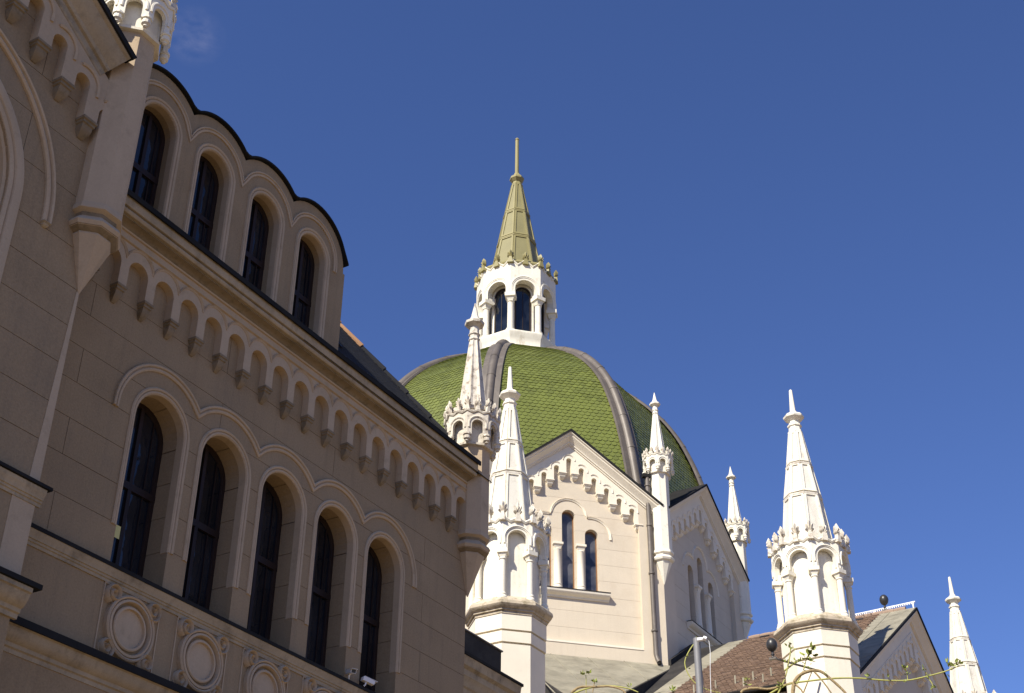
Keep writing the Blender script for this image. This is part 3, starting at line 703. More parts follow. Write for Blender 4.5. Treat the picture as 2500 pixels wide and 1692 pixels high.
def big_meshes(pre, s):
    """s: dict of sizes (relative to column base z=0)"""
    C8 = math.cos(R(22.5)); m = s['mat']
    Rc, zc0, zc1, zs_, zt, zp = s['Rc'], 0.0, s['zcap'], s['zspring'], s['ztop'], s['zpanel']
    TM[pre+'drum'] = MB().lathe((0, 0, 0), [(s['Rd'], -0.2), (s['Rd'], zp-0.05)]).mesh('inner_drum', m)
    TM[pre+'ledge'] = MB().lathe((0, 0, 0), s['ledge']).mesh('ledge', M['ledge'])
    hw = s['Rp']*math.sin(R(22.5)); Fp = Fr((0, s['Rp']*C8), (0, 1)); b = MB(); ow = s['ow']
    z_imp = s['zimp']
    for p in subtract([[(-hw, z_imp), (hw, z_imp), (hw, zp), (-hw, zp)]], arch(0, ow, z_imp-0.1, zs_, 14)): b.prism(Fp, p, 0.0, -s['pd'])
    q = s['hood']
    b.sweep(Fp, [(-ow-q*0.9, zs_-q*1.6)] + arc(0, zs_, ow+q, 180, 0, 16) + [(ow+q*0.9, zs_-q*1.6)], [(-q*0.35, -0.01), (-q*0.35, 0.03), (-q*0.1, 0.03), (0, 0.06), (q*0.3, 0.05), (q*0.35, -0.01)])
    ww = hw; zz = zp-0.05
    b.sweep(Fp, [(-ww, zz+s['wav']), (-ww*0.5, zz-s['wav']*0.5), (0, zz+s['wav']), (ww*0.5, zz-s['wav']*0.5), (ww, zz+s['wav'])], [(-0.05, -0.05), (-0.05, 0.04), (0.02, 0.08), (0.07, 0.03), (0.07, -0.08)])
    TM[pre+'panel'] = b.mesh('arch_panel', m)
    k = s['cr']
    TM[pre+'column'] = MB().lathe((0, 0, 0), [(k*1.55, -0.08), (k*1.6, 0.05), (k*1.25, 0.12), (k*1.35, 0.18), (k, 0.24), (k*0.97, zc1-0.06), (k*1.2, zc1-0.03), (k*1.2, zc1), (k*1.0, zc1+0.03)], 14, 0).mesh('column', m)
    cw = k*1.9; b = MB(); F0 = Fr((0, 0), (0, 1))
    b.lathe((0, 0, 0), [(k*1.1, zc1+0.01), (k*1.8, zc1+s['caph']*0.5), (k*2.35, zc1+s['caph']*0.55), (k*2.4, zc1+s['caph'])], 4, 45)
    b.box(F0, -k*1.2, k*1.2, zc1+s['caph']*0.9, z_imp+0.2, -k*1.4, k*1.0)
    TM[pre+'capital'] = b.mesh('capital', m)
    TM[pre+'leaf'] = leaf_mb(s['lh'], s['lw'], s['lh']*0.22).mesh('leaf', s['lmat'], 50)
def big_build(t, pre, loc, s, T0=None):
    T0 = T0 or Matrix.Translation(loc)
    link('inner_drum', TM[pre+'drum'], t, T0); link('ledge', TM[pre+'ledge'], t, T0)
    for k in range(8):
        link('arch_panel', TM[pre+'panel'], t, T0 @ Matrix.Rotation(R(45*k), 4, 'Z'))
        M4 = T0 @ rotz(R(22.5+45*k), s['Rcol'], 0)
        c = link('column', TM[pre+'column'], t, M4); link('capital', TM[pre+'capital'], c, M4)
    for k in range(16):
        rr = s['Rp'] if k % 2 else s['Rp']*math.cos(R(22.5))
        link('leaf', TM[pre+'leaf'], t, T0 @ rotz(R(22.5*k), rr-0.03, s['zpanel']-s['lh']*0.12) @ Matrix.Rotation(R(s.get('tilt', 2)), 4, 'X'))
S1 = dict(mat=M['white'], lmat=M['white_old'], Rc=1.4, zcap=1.62, zimp=2.05, zspring=2.44, ztop=2.8, zpanel=3.25, Rd=1.24, Rp=1.56, pd=0.22, ow=0.38, hood=0.14, wav=0.11, cr=0.125, Rcol=1.41, caph=0.36,
          ledge=[(1.1, 0.16), (1.45, 0.12), (1.62, -0.02), (1.74, -0.14), (1.76, -0.26), (1.70, -0.36), (1.60, -0.42), (1.60, -0.48), (1.53, -0.50), (1.53, -0.60), (1.45, -0.62)], lh=0.88, lw=0.40)
big_meshes('b', S1)
def big_turret(label, loc, bottom):
    t = thing('pinnacle_turret', label, 'turret', loc, 'large octagonal pinnacle turrets'); T0 = Matrix.Translation(loc) @ Matrix.Scale(KB, 4)
    big_build(t, 'b', loc, S1, T0)
    b = MB().lathe((0, 0, 0), [(1.50, -1.20), (1.50, -0.55)]).lathe((0, 0, 0), [(1.475, -1.68), (1.475, -1.27)]).lathe((0, 0, 0), [(1.44, -bottom), (1.44, -1.75)]).lathe((0, 0, 0), [(1.36, -2.0), (1.36, -0.6)])
    o = link('shaft', b.mesh('shaft', M['trim_lit'], 20), t, T0)
    SEC = [(3.2, 1.06, 5.64, 0.76), (5.76, 0.75, 7.17, 0.52), (7.29, 0.50, 8.85, 0.27)]
    sp = link('spire', paneled_spire(MB(), None, SEC, 0.085, 0.05, 'core').mesh('spire', M['panel'], 20), t, T0)
    link('spire_frame', paneled_spire(MB(), None, SEC, 0.085, 0.05, 'frame').mesh('spire_frame', M['white'], 20), sp, T0)
    for z, r in ((5.70, 0.80), (7.23, 0.56)):
        link('ring_band', MB().lathe((0, 0, 0), [(r-0.06, -0.13), (r+0.025, -0.10), (r+0.03, -0.02), (r-0.07, 0.05)]).mesh('ring_band', M['white_old'], 20), t, T0 @ Matrix.Translation((0, 0, z)))
    link('finial', MB().lathe((0, 0, 0), [(0.28, 8.82), (0.32, 8.86), (0.32, 8.92), (0.27, 8.96), (0.26, 9.14), (0.31, 9.17), (0.31, 9.24), (0.24, 9.28), (0.23, 9.42), (0.30, 9.48), (0.44, 9.58), (0.46, 9.66), (0.36, 9.76), (0.17, 9.82), (0.19, 9.90), (0.13, 9.96), (0.07, 11.02), (0.03, 11.06)]).mesh('finial', M['white'], 20), t, T0)
    return t
KB = 1.05
def AT(r, a, z): return (r*math.sin(R(a)), r*math.cos(R(a)), z)
big_turret('large white pinnacle turret in front of the sunlit gable, just right of the wing', AT(51*KB, -30.85, 1.6+20.23*KB), 15)
big_turret('large white pinnacle turret beside the brown tiled roof', AT(54.9*KB, -17.78, 1.6+20.70*KB), 16)
big_turret('cropped white pinnacle turret with flaking paint at the lower right corner', AT(79.4*KB, -12.2, 1.6+21.22*KB), 10)

# ================================================================== DOMED DRUM
C0 = (-41.4, 70.0)
def vaz(a, r): return (C0[0]+r*math.sin(R(a)), C0[1]+r*math.cos(R(a)))
VD, VE = (-28.7, 64.25), (-28.8, 75.94)
VL1 = (VD[0]-10.36*0.7071, VD[1]-10.36*0.7071)
VERT = [vaz(22.5, 14), VE, VD, VL1, vaz(202.5, 14), vaz(247.5, 14), vaz(292.5, 14), vaz(337.5, 14)]
drum = thing('domed_drum', 'octagonal church drum with sunlit gable under green scale-tiled dome', 'building', (C0[0], C0[1], 0))
ML = (M['wall_lit'], M['joint_lit'], M['trim_lit'])
for i in range(8):
    q, p = VERT[i], VERT[(i+1) % 8]      # p left, q right seen from outside
    fr, L = Fpts(p, q); c = L/2
    det = i in (1, 2)
    gs = L/10.36
    wins = [(0, 0.37, 30.2, 34.45), (-1.28*gs, 0.37, 30.2, 33.45), (1.28*gs, 0.37, 30.2, 33.45)]
    nt_, st_ = 37.83, 0.52
    if det:
        gable(drum, fr, L, 39.35, 0.765/gs, 26.3, nt_, 0.71*gs, st_, 0.30*gs, 5, 0.26, ML, wins, zbase=27.2, bl=(40, 0.92))
        # windows and colonnettes
        for (wc, ww, w0, ws) in wins:
            wing_window(fr, c+wc, ww, w0, ws, -0.26-0.34, drum, None, M['frame_brown'], M['glass_lit'], 0.03, False)
        for s in (-1, 1):
            u = c+s*0.64*gs; zc = 32.55; kk = 0.205; x = fr(u, 0, -0.27)
            cm = MB().lathe((x.x, x.y, 0), [(0.26, 30.2), (0.26, 30.3), (0.21, 30.36), (0.235, 30.42), (kk, 30.5), (kk*0.94, 32.35), (0.22, 32.4), (0.2, 32.44)], 14, 0).build('column', M['trim_lit'], drum)
            b = MB().lathe((x.x, x.y, 0), [(0.22, 32.42), (0.30, 32.62), (0.38, 32.66), (0.38, 32.78)], 4, math.degrees(math.atan2(fr.n.x, fr.n.y))+45); b.build('capital', M['trim_lit'], cm)
        # hood
        path = arc(c-1.28*gs, 33.42, 1.10, 180, 76, 10) + arc(c, 34.45, 1.02, 180, 0, 18) + arc(c+1.28*gs, 33.42, 1.10, 104, 0, 10) + [(c+1.28*gs+1.10, 33.3)]
        MB().sweep(fr, path, [(-0.10, -0.28), (-0.10, -0.22), (-0.06, -0.20), (-0.04, -0.23), (0, -0.18), (0.02, -0.28)]).build('hood_moulding', M['trim_lit'], drum)
        hsweep(MB(), fr, c-2.15*gs, c+2.15*gs, [(-0.27, 29.72), (-0.2, 29.72), (-0.16, 29.82), (-0.05, 29.88), (0.04, 29.98), (0.06, 30.02), (0.06, 30.12), (-0.27, 30.2)]).build('window_sill', M['trim_lit'], drum)
        MB().box(fr, c-2.17*gs, c+2.17*gs, 30.12, 30.16, -0.25, 0.09).build('sill_flashing', M['flash'], drum)
        MB().box(fr, 1.32, L-1.32, 27.2, 27.3, -0.26, 0.03).build('band', M['trim_lit'], drum)
        MB().box(fr, 0, L, 26.2, 26.42, 0.0, 0.05).build('base_flashing', M['lead'], drum)
        MB().box(fr, 0.0, L, 15, 26.3, -0.001, -0.9).build('lower_wall', M['wall_lit'], drum)
    else:
        zt = 39.35-0.765*c
        MB().prism(fr, [(0, 15), (L, 15), (L, zt), (c, 39.35), (0, zt)], 0, -0.9).build('wall', M['wall_lit'], drum, 0)
    # small roof behind the gable
    zt = 39.42-0.765/gs*c
    b = MB()
    b.add([fr(0, zt-0.1, -0.31), fr(c, 39.40, -0.31), fr(L, zt-0.1, -0.31), fr(0, zt-0.1, -0.9), fr(c, 39.45, -3.8), fr(L, zt-0.1, -0.9), fr(c, zt-0.1, -3)],
          [(0, 1, 4, 3), (1, 2, 5, 4), (3, 4, 6), (4, 5, 6)])
    b.build('gable_roof', M['flash'], drum, 0)
    # corner piers
    v = VERT[i]
MB().prism(Fr((0, 0), (0, 1)), [(0, 0), (1, 0), (1, 1)], 0, 0.01)
DP = [(2.6, 51.35), (4.2, 50.75), (5.8, 49.85), (7.4, 48.6), (8.7, 47.15), (9.75, 45.5), (10.5, 43.7), (11.1, 41.7), (11.55, 39.6), (11.9, 37.4), (12.1, 35.6)]
def dense(P, n=6):
    out = []
    for i in range(len(P)-1):
        p0 = P[max(0, i-1)]; p1 = P[i]; p2 = P[i+1]; p3 = P[min(len(P)-1, i+2)]
        for k in range(n):
            t = k/n
            out.append(tuple(0.5*((2*p1[j])+(-p0[j]+p2[j])*t+(2*p0[j]-5*p1[j]+4*p2[j]-p3[j])*t*t+(-p0[j]+3*p1[j]-3*p2[j]+p3[j])*t**3) for j in (0, 1)))
    out.append(P[-1]); return out
DPd = dense(DP)
VA = [math.degrees(math.atan2(v[0]-C0[0], v[1]-C0[1])) % 360 for v in VERT]
RS = [1.03, 1.09, 1.03, 1.0, 1.02, 1.02, 1.02, 1.03]
def rk_(k, r): return r*(1+(RS[k % 8]-1)*min(1, r/9))
# dome shell
b = MB(); vs = []
for r, z in DPd:
    for k_, a in enumerate(VA): vs.append((C0[0]+(rk_(k_, r)-0.22)*math.sin(R(a)), C0[1]+(rk_(k_, r)-0.22)*math.cos(R(a)), z-0.12))
fs = [(i*8+k, i*8+(k+1) % 8, (i+1)*8+(k+1) % 8, (i+1)*8+k) for i in range(len(DPd)-1) for k in range(8)]
b.add(vs, fs).build('dome_shell', M['under'], drum, 0)
# ribs
for k in range(8):
    a = R(VA[k]); rad = Vector((math.sin(a), math.cos(a), 0)); tan = Vector((math.cos(a), -math.sin(a), 0)); b = MB(); vs = []; 
    sec = [(-0.62, -0.16), (-0.60, -0.02), (-0.27, 0.01), (-0.24, 0.10), (-0.16, 0.21), (0, 0.26), (0.16, 0.21), (0.24, 0.10), (0.27, 0.01), (0.60, -0.02), (0.62, -0.16)]
    DQ = [(rk_(k, r_), z_) for r_, z_ in DPd]
    for i, (r, z) in enumerate(DQ):
        p0 = DPd[max(0, i-1)]; p1 = DPd[min(len(DPd)-1, i+1)]; tr, tz = p1[0]-p0[0], p1[1]-p0[1]; L = math.hypot(tr, tz); nr_, nz = -tz/L, tr/L
        for s, h in sec:
            vs.append(Vector((C0[0], C0[1], z)) + rad*(r-0.10+nr_*h) + Vector((0, 0, nz*h-0.05)) + tan*s)
    n = len(sec)
    fs = [(i*n+j, i*n+j+1, (i+1)*n+j+1, (i+1)*n+j) for i in range(len(DPd)-1) for j in range(n-1)] + [tuple(i*n for i in range(1))*0 or (0, n-1, (len(DPd)-1)*n+n-1, (len(DPd)-1)*n)][:0]
    rb = b.add(vs, fs).build('rib', M['lead'], drum, 40)
    for i in range(4, len(DPd)-2, 7):   # sheet laps
        p0 = DQ[i]; p1 = DQ[i+1]; tr, tz = p1[0]-p0[0], p1[1]-p0[1]; L = math.hypot(tr, tz); nr_, nz = -tz/L, tr/L; b = MB(); vs = []
        for tt in (0, 0.16):
            for s, h in sec[2:-2]:
                vs.append(Vector((C0[0], C0[1], p0[1]+tz/L*tt)) + rad*(p0[0]+tr/L*tt-0.10+nr_*(h+0.02)) + Vector((0, 0, nz*(h+0.02)-0.05)) + tan*s*1.05)
        n2 = len(sec)-4
        b.add(vs, [(j, j+1, n2+j+1, n2+j) for j in range(n2-1)]).build('sheet_lap', M['lead'], rb, 40)
# tiles
acc = [0]
for i in range(len(DPd)-1): acc.append(acc[-1]+math.hypot(DPd[i+1][0]-DPd[i][0], DPd[i+1][1]-DPd[i][1]))
def dome_at(s):
    for i in range(len(acc)-1):
        if acc[i+1] >= s:
            t = (s-acc[i])/(acc[i+1]-acc[i]); return (DPd[i][0]+(DPd[i+1][0]-DPd[i][0])*t, DPd[i][1]+(DPd[i+1][1]-DPd[i][1])*t, (DPd[i+1][0]-DPd[i][0])/(acc[i+1]-acc[i]), (DPd[i+1][1]-DPd[i][1])/(acc[i+1]-acc[i]))
    return None
TW, TE, TL = 0.345, 0.265, 0.54
tile = MB(); out = [(-TW/2*0.97, 0.0), (-TW/2*0.97, -TL+0.15)] + [(TW/2*0.97*math.cos(R(180+180*k/8)), -TL+0.15+0.15*math.sin(R(180+180*k/8))) for k in range(1, 8)] + [(TW/2*0.97, -TL+0.15), (TW/2*0.97, 0.0)]
n = len(out)
tile.add([(x, y, 0.0+(-y)*0.10) for x, y in out] + [(x, y, 0.055+(-y)*0.10) for x, y in out], [tuple(range(n, 2*n))] + [(i, (i+1) % n, n+(i+1) % n, n+i) for i in range(n-1)])
tmesh = tile.mesh('tile', M['tile'], 0)
for side in range(8):
    a0, a1 = VA[side], VA[(side+1) % 8]
    if side not in (1, 2, 3): 
        continue
    pts = []; s = 0.9; row = 0
    while s < acc[-1]-0.3:
        d = dome_at(s)
        if d is None: break
        r, z, tr, tz = d; ra, rb_ = rk_(side, r)-0.18, rk_(side+1, r)-0.18; r2 = (ra+rb_)/2
        pa = Vector((C0[0]+ra*math.sin(R(a0)), C0[1]+ra*math.cos(R(a0)), z-0.08)); pb = Vector((C0[0]+rb_*math.sin(R(a1)), C0[1]+rb_*math.cos(R(a1)), z-0.08))
        U = (pb-pa); W = U.length; U.normalize()
        mid = (a0+ (a1-a0)/2) if abs(a1-a0) < 180 else (a0+a1)/2+180
        out_ = (pa+pb)/2-Vector((C0[0], C0[1], (pa.z))); out_.z = 0; ca = out_.length/r2; out_ = Vector((U.y, -U.x, 0)) if Vector((U.y, -U.x, 0)).dot(out_) > 0 else Vector((-U.y, U.x, 0)); out_.normalize()
        down = (out_*tr*ca+Vector((0, 0, tz))).normalized(); nrm = U.cross(down); 
        if nrm.dot(out_+Vector((0, 0, 0.3))) < 0: nrm = -nrm
        X = down.cross(nrm)*-1
        X = (-down).cross(nrm)
        off = (row % 2)*0.5*TW; c = (pa+pb)/2; half = W/2-0.45; k = -int(half/TW)-1
        while True:
            x = k*TW+off; k += 1
            if x > half: break
            if x < -half: continue
            p = c+X*x*1.0
            mw = Matrix((X, -down, nrm)).transposed().to_4x4()
            jit = Matrix.Rotation(R(random.uniform(-1.0, 1.0)), 4, 'Z') @ Matrix.Rotation(R(random.uniform(-0.6, 0.6)), 4, 'X')
            mw.translation = p - down*(TL-TE)*0.0; pts.append((z, mw @ jit, x))
        s += TE; row += 1
    acc_tiles = MB()
    # the lowest rows of the middle face show largest: separate tiles
    singles = set()
    if side == 2:
        cand = sorted(range(len(pts)), key=lambda i: abs(pts[i][0]-42.2)+0.0*abs(pts[i][2])); singles = set(cand[:290])
    for i, (z, mw, x) in enumerate(pts):
        if i in singles: link('tile', tmesh, drum, mw)
        else:
            bidx = len(acc_tiles.v); acc_tiles.v += [tuple(mw @ v.co) for v in tmesh.vertices]
            acc_tiles.f += [tuple(bidx+q for q in pl.vertices) for pl in tmesh.polygons]
    me = bpy.data.meshes.new('tiles'); me.from_pydata(acc_tiles.v, [], acc_tiles.f); me.materials.append(M['tile'])
    o = link('tiles', me, drum); o['kind'] = 'stuff'

# ================================================================== LANTERN
LR, LA = 81.3, -30.6
lc = (C0[0]-0.1, C0[1]-0.1)
lp = (LR*math.sin(R(LA)), LR*math.cos(R(LA)))
lan = thing('roof_lantern', 'white arcaded lantern with olive panelled spire on top of the dome', 'lantern', (lp[0], lp[1], 52.75))
S2 = dict(mat=M['lantern_white'], lmat=M['gold'], Rc=2.5, zcap=2.35, zimp=3.0, zspring=3.45, ztop=4.25, zpanel=5.55, Rd=2.02, Rp=2.80, pd=0.5, ow=0.72, hood=0.26, wav=0.32, cr=0.215, Rcol=2.52, caph=0.62,
          ledge=[(2.1, 0.14), (2.55, 0.10), (2.85, 0.0), (2.95, -0.1), (2.95, -0.25), (2.80, -0.5), (2.75, -0.9), (2.75, -1.1), (3.0, -1.25), (3.05, -1.6), (2.6, -2.2)], lh=1.15, lw=0.66, tilt=2)
big_meshes('l', S2)
TM['lledge'].materials[0] = M['lantern_white']
LP = (lp[0], lp[1], 52.75)
big_build(lan, 'l', LP, S2)
T0 = Matrix.Translation(LP)
for k in range(8):
    az = R(45*k); fr = Faz((LP[0], LP[1]), az); f2 = Fr((LP[0]+math.sin(az)*2.02*math.cos(R(22.5)), LP[1]+math.cos(az)*2.02*math.cos(R(22.5))), (math.sin(az), math.cos(az)))
    c, w_ = 0, 0.50; z0 = 52.95; zs_ = 56.2; d = 0.01
    path = [(w_, z0)] + arc(0, zs_, w_, 0, 180, 14) + [(-w_, z0)]
    b = MB().sweep(f2, path, [(-0.06, -0.01), (-0.06, 0.07), (0.03, 0.07), (0.04, -0.01)]).box(f2, -0.02, 0.02, z0, zs_+w_, 0.0, 0.05)
    f_ = b.build('window', M['frame'], lan); MB().prism(f2, arch(0, w_, z0, zs_, 12), 0.005, 0.02).build('pane', M['glass'], f_, 0)
    # small gablet above each arch
    f3 = Fr((LP[0]+math.sin(az)*2.80*math.cos(R(22.5)), LP[1]+math.cos(az)*2.80*math.cos(R(22.5))), (math.sin(az), math.cos(az)))
MB_ = MB().lathe((0, 0, 0), [(2.82, 5.50), (2.88, 5.62), (2.60, 5.95), (1.92, 6.25), (1.85, 6.40), (1.70, 6.45)])
link('spire_skirt', MB_.mesh('spire_skirt', M['gold'], 20), lan, T0)
SEC = [(6.3, 1.85, 8.90, 1.36), (9.06, 1.34, 11.48, 0.92), (11.62, 0.90, 14.35, 0.38)]
sp = link('spire', paneled_spire(MB(), None, SEC, 0.13, 0.06, 'core').mesh('spire', M['gold_dark'], 20), lan, T0)
link('spire_frame', paneled_spire(MB(), None, SEC, 0.13, 0.06, 'frame').mesh('spire_frame', M['gold'], 20), sp, T0)
for z, r in ((8.98, 1.42), (11.55, 0.98)):
    link('ring_band', MB().lathe((0, 0, 0), [(r-0.05, -0.14), (r+0.03, -0.10), (r+0.03, 0.0), (r-0.08, 0.08)]).mesh('ring_band', M['gold'], 20), lan, T0 @ Matrix.Translation((0, 0, z)))
link('finial', MB().lathe((0, 0, 0), [(0.38, 14.3), (0.46, 14.36), (0.42, 14.46), (0.34, 14.5), (0.33, 14.66), (0.40, 14.72), (0.48, 14.86), (0.54, 14.92), (0.54, 15.06), (0.40, 15.22), (0.28, 15.34), (0.22, 15.5), (0.15, 15.54), (0.135, 18.8), (0.17, 18.82), (0.15, 18.9), (0.03, 19.05)], 8).mesh('finial', M['gold'], 20), lan, T0)

# ================================================================== ENTRANCE WING (right gable)
XG = -16.9
FE = Fr((XG, 67.45-12), (1, 0))
ent = thing('entrance_wing', 'shaded steep gable with brown tiled roof at the lower right', 'building', (XG, 67, 0))
ME_ = (M['wall_lit'], M['joint_lit'], M['trim_lit'])
gable(ent, FE, 24.0, 28.35, 0.60, 12.0, 26.62, 0.86, 0.485, 0.38, 11, 0.32, ME_, None, blk=False, proj=0.45, arcade_drop=0.95)
b = MB(); raking(b, FE, 24.0, 28.35, 0.60, [(-1.06, -0.02), (-1.06, 0.02), (-1.02, 0.035), (-0.98, 0.02), (-0.98, -0.02)]); b.build('rake_bead', M['trim_lit'], ent)
MB().box(FE, 0, 24, 0, 12, 0, -0.9).build('lower_wall', M['wall_lit'], ent)
def P2z(y): return 28.42-0.60*(67.45-y)
YE = 56.3; XB = -28.68
pn = Vector((0, -0.60, 1)).normalized(); dnn = Vector((0, -1, -0.60)).normalized()
b = MB()
b.add([(XB, YE, P2z(YE)-0.1), (XG-0.2, YE, P2z(YE)-0.1), (XG-0.2, 67.45, 28.32), (XB, 67.45, 28.32), (XG-0.2, 79, P2z(YE)-0.1), (XB, 79, P2z(YE)-0.1)], [(0, 1, 2, 3), (3, 2, 4, 5)])
b.build('roof_deck', M['under'], ent, 0)
MB().box(Fr((XB, YE+0.35), (0, -1)), 0.0, XG-XB-0.3, 8, P2z(YE)-0.25, 0, -0.4).build('side_wall', M['wall_lit'], ent)
# tiled slope: region right of the metal valley strip, left of the verge strip
def xl(y):  # left limit of the tiles (valley side)
    t = (67.45-y)/(67.45-58.6); return -25.45+(-25.75+25.45)*t - 0.0
b = MB(); row = 0; y = YE+0.05
while True:
    s = row*0.25; yy = YE+0.02+s*abs(dnn.y)
    if yy > 67.35: break
    x0 = xl(yy)-0.15+random.uniform(-0.02, 0.02); x1 = -18.35
    x = x0+(0.12 if row % 2 else 0)
    while x < x1:
        p = Vector((x, yy, P2z(yy)-0.06))
        j = random.uniform(-0.008, 0.012)
        b.quadslab([p+pn*(0.065+j), p+Vector((0.225, 0, 0))+pn*(0.065+j), p+Vector((0.225, 0, 0))-dnn*0.36+pn*0.0, p-dnn*0.36+pn*0.0], pn, 0.035)
        x += 0.24
    row += 1
o = b.build('roof_tiles', M['browntile'], ent, 0); o['kind'] = 'stuff'
def slab(pts, mt, name, parent, t=0.02, h=0.0):
    v = [Vector((x, y, P2z(y)+h)) for x, y in pts]; return MB().quadslab(v, pn, t).build(name, mt, parent, 0)
# verge strip by the gable and valley strip by the drum, in sheets
ys = [YE, 58.6, 61, 63.3, 65.5, 67.40]
for i in range(5):
    slab([(-18.3, ys[i]+0.01), (XG+0.45, ys[i]+0.01), (XG+0.45, ys[i+1]), (-18.3, ys[i+1])], M['seam'], 'verge_sheet', ent, 0.02, -0.01+0.004*(i % 2))
MB().tube([(-17.75, YE, P2z(YE)+0.02), (-17.75, 67.3, P2z(67.3)+0.02)], 0.025, 6).build('sheet_seam', M['seam'], ent)
for i in range(5):
    a, c = ys[i], ys[i+1]
    slab([(-27.05+0.5*max(0, (a-64.5)/3), a+0.01), (xl(a)-0.1, a+0.01), (xl(c)-0.1, c), (-27.05+0.5*max(0, (c-64.5)/3), c)], M['seam'], 'valley_sheet', ent, 0.02, -0.015+0.004*(i % 2))
slab([(XB, 56.4), (-27.07, 56.4), (-27.07, 64.5), (-26.58, 67.4), (XB, 67.4)], M['gutter'], 'valley_gutter', ent, 0.02, -0.04)
MB().prism(Fr((XB+0.02, 64.3), (1, 0)), [(0, P2z(64.3)), (3.1, P2z(67.4)), (3.1, P2z(67.4)+0.30), (0, P2z(64.3)+0.30)], -0.1, 0.10).build('upstand', M['gutter'], ent)
for i in range(14):
    x = -25.4+i*0.60
    if x > XG-0.2: break
    MB().tube([(x, 67.45, 28.44), (x+0.32, 67.45, 28.45), (x+0.63, 67.45, 28.43)], [0.10, 0.115, 0.125], 8).build('ridge_tile', M['browntile'], ent)
for (x, y) in ((-22.55, 57.6), (-21.75, 57.75), (-20.95, 57.9), (-23.4, 57.35), (-24.4, 57.2), (-20.0, 58.4), (-21.9, 56.9), (-21.0, 56.95)):
    p = Vector((x, y, P2z(y)))
    MB().box(Fr((x, y), (0, -1)), 0, 0.07, p.z, p.z+0.42, 0.0, -0.02).quadslab([p, p+Vector((0.07, 0, 0)), p+Vector((0.07, 0, 0))-dnn*0.5, p-dnn*0.5], pn, 0.03).build('snow_guard', M['seam'], ent)
MB().tube([(-24.5, YE-0.05, P2z(YE)-0.1), (-19.2, YE-0.05, P2z(YE)-0.1)], 0.09, 8).build('gutter', M['flash'], ent)
MB().quadslab([Vector((-24.6, 66.9, P2z(66.9)+0.03)), Vector((-24.1, 66.9, P2z(66.9)+0.03)), Vector((-24.1, 67.05, P2z(67.05)+0.03)), Vector((-24.6, 67.05, P2z(67.05)+0.03))], pn, 0.07).build('roof_vent', M['iron'], ent)
MB().quadslab([Vector((-19.6, 66.6, P2z(66.6)+0.03)), Vector((-19.0, 66.6, P2z(66.6)+0.03)), Vector((-19.0, 66.75, P2z(66.75)+0.03)), Vector((-19.6, 66.75, P2z(66.75)+0.03))], pn, 0.07).build('roof_vent', M['iron'], ent)

# ================================================================== SHEET METAL ROOF below the sunlit gable
low = thing('sheet_metal_roof', 'dusty grey sheet metal roof with seams below the sunlit gable', 'roof', (-30, 59, 22))
nv = Vector((0.7071, -0.7071, 0)); uv = Vector((0.7071, 0.7071, 0)); Dv = Vector((VD[0], VD[1], 0)); mS = 0.62
def L1(a, t, h=0): return Dv + uv*a + nv*t + Vector((0, 0, 26.5-mS*t+h))
pn1 = Vector((0.7071*mS, -0.7071*mS, 1)).normalized()
edges = [-11.5, -8.25, -6.3, -4.35, -2.4, 0.15]
def tmax_l(a): return max(0.0, min(7.0, 7.0))
def right_lim(t): return 0.15-0.42*t   # a limit on the right edge
for i in range(5):
    a0, a1 = edges[i], edges[i+1]
    poly = [(a0+0.01, 0), (a1-0.01, 0), (a1-0.01, 8.6), (a0+0.01, 8.6)]
    poly = clip(poly, 1, 0.80, 0.35); poly = clip(poly, -1, 0.175, 9.07)
    if len(poly) < 3: continue
    MB().quadslab([L1(a, t) for a, t in poly], pn1, 0.02).build('roof_sheet', M['seam'], low, 0)
    if i: 
        tm = (0.35-a0)/0.80; MB().tube([L1(a0, 0.02, 0.03), L1(a0, min(8.5, tm), 0.03)], 0.03, 6).build('seam', M['seam'], low)
# side faces
q0, q1 = L1(0.35, 0), L1(0.35-0.8*8.6, 8.6)
MB().quadslab([q0, q1, q1-Vector((0, 0, 1.6)), q0-Vector((0, 0, 1.6))], Vector((q1-q0).cross(Vector((0, 0, 1)))), -0.1).build('side_cladding', M['gutter'], low, 0)
MB().quadslab([L1(-9.07, 0), L1(-7.56, 8.6), L1(-7.56, 8.6)-Vector((0, 0, 4)), L1(-9.07, 0)-Vector((0, 0, 4))], Vector((-1, 0, 0)), 0.1).build('eaves_cladding', M['gutter'], low, 0)
for t_, a_ in ((1.1, -0.7), (3.7, -4.4), (2.6, -6.5), (1.0, -6.5)):
    MB().tube([L1(a_, t_, 0.025), L1(a_-1.9, t_, 0.025)], 0.012, 5).build('cross_seam', M['seam'], low)

# ================================================================== PARAPET BLOCK
pb = thing('parapet_wing', 'low rear wing with tarred sheet parapet between the wing corner and pinnacle turret', 'building', (-24.3, 38, 0))
FB = Fr((-24.3, 0), (1, 0))
MB().box(FB, 32.0, 40.28, 17.72, 18.80, 0.0, -1.2).build('parapet', M['gutter'], pb)
MB().box(FB, 32.0, 40.33, 18.80, 18.85, 0.05, -1.25).build('parapet_coping', M['lead'], pb)
hsweep(MB(), FB, 32, 40.9, [(-1.2, 16.2), (0.02, 16.2), (0.03, 16.5), (0.10, 16.55), (0.12, 16.75), (0.18, 16.80), (0.22, 17.0), (0.30, 17.1), (0.30, 17.3), (0.42, 17.38), (0.45, 17.6), (0.48, 17.66), (-1.2, 17.71)]).build('cornice', M['cornice'], pb)
MB().box(FB, 32, 40.95, 17.67, 17.76, -0.3, 0.52).build('cornice_flashing', M['flash'], pb)
MB().box(FB, 32.0, 40.8, 0, 16.2, 0.0, -1.2).build('wall', M['wing_wall'], pb)

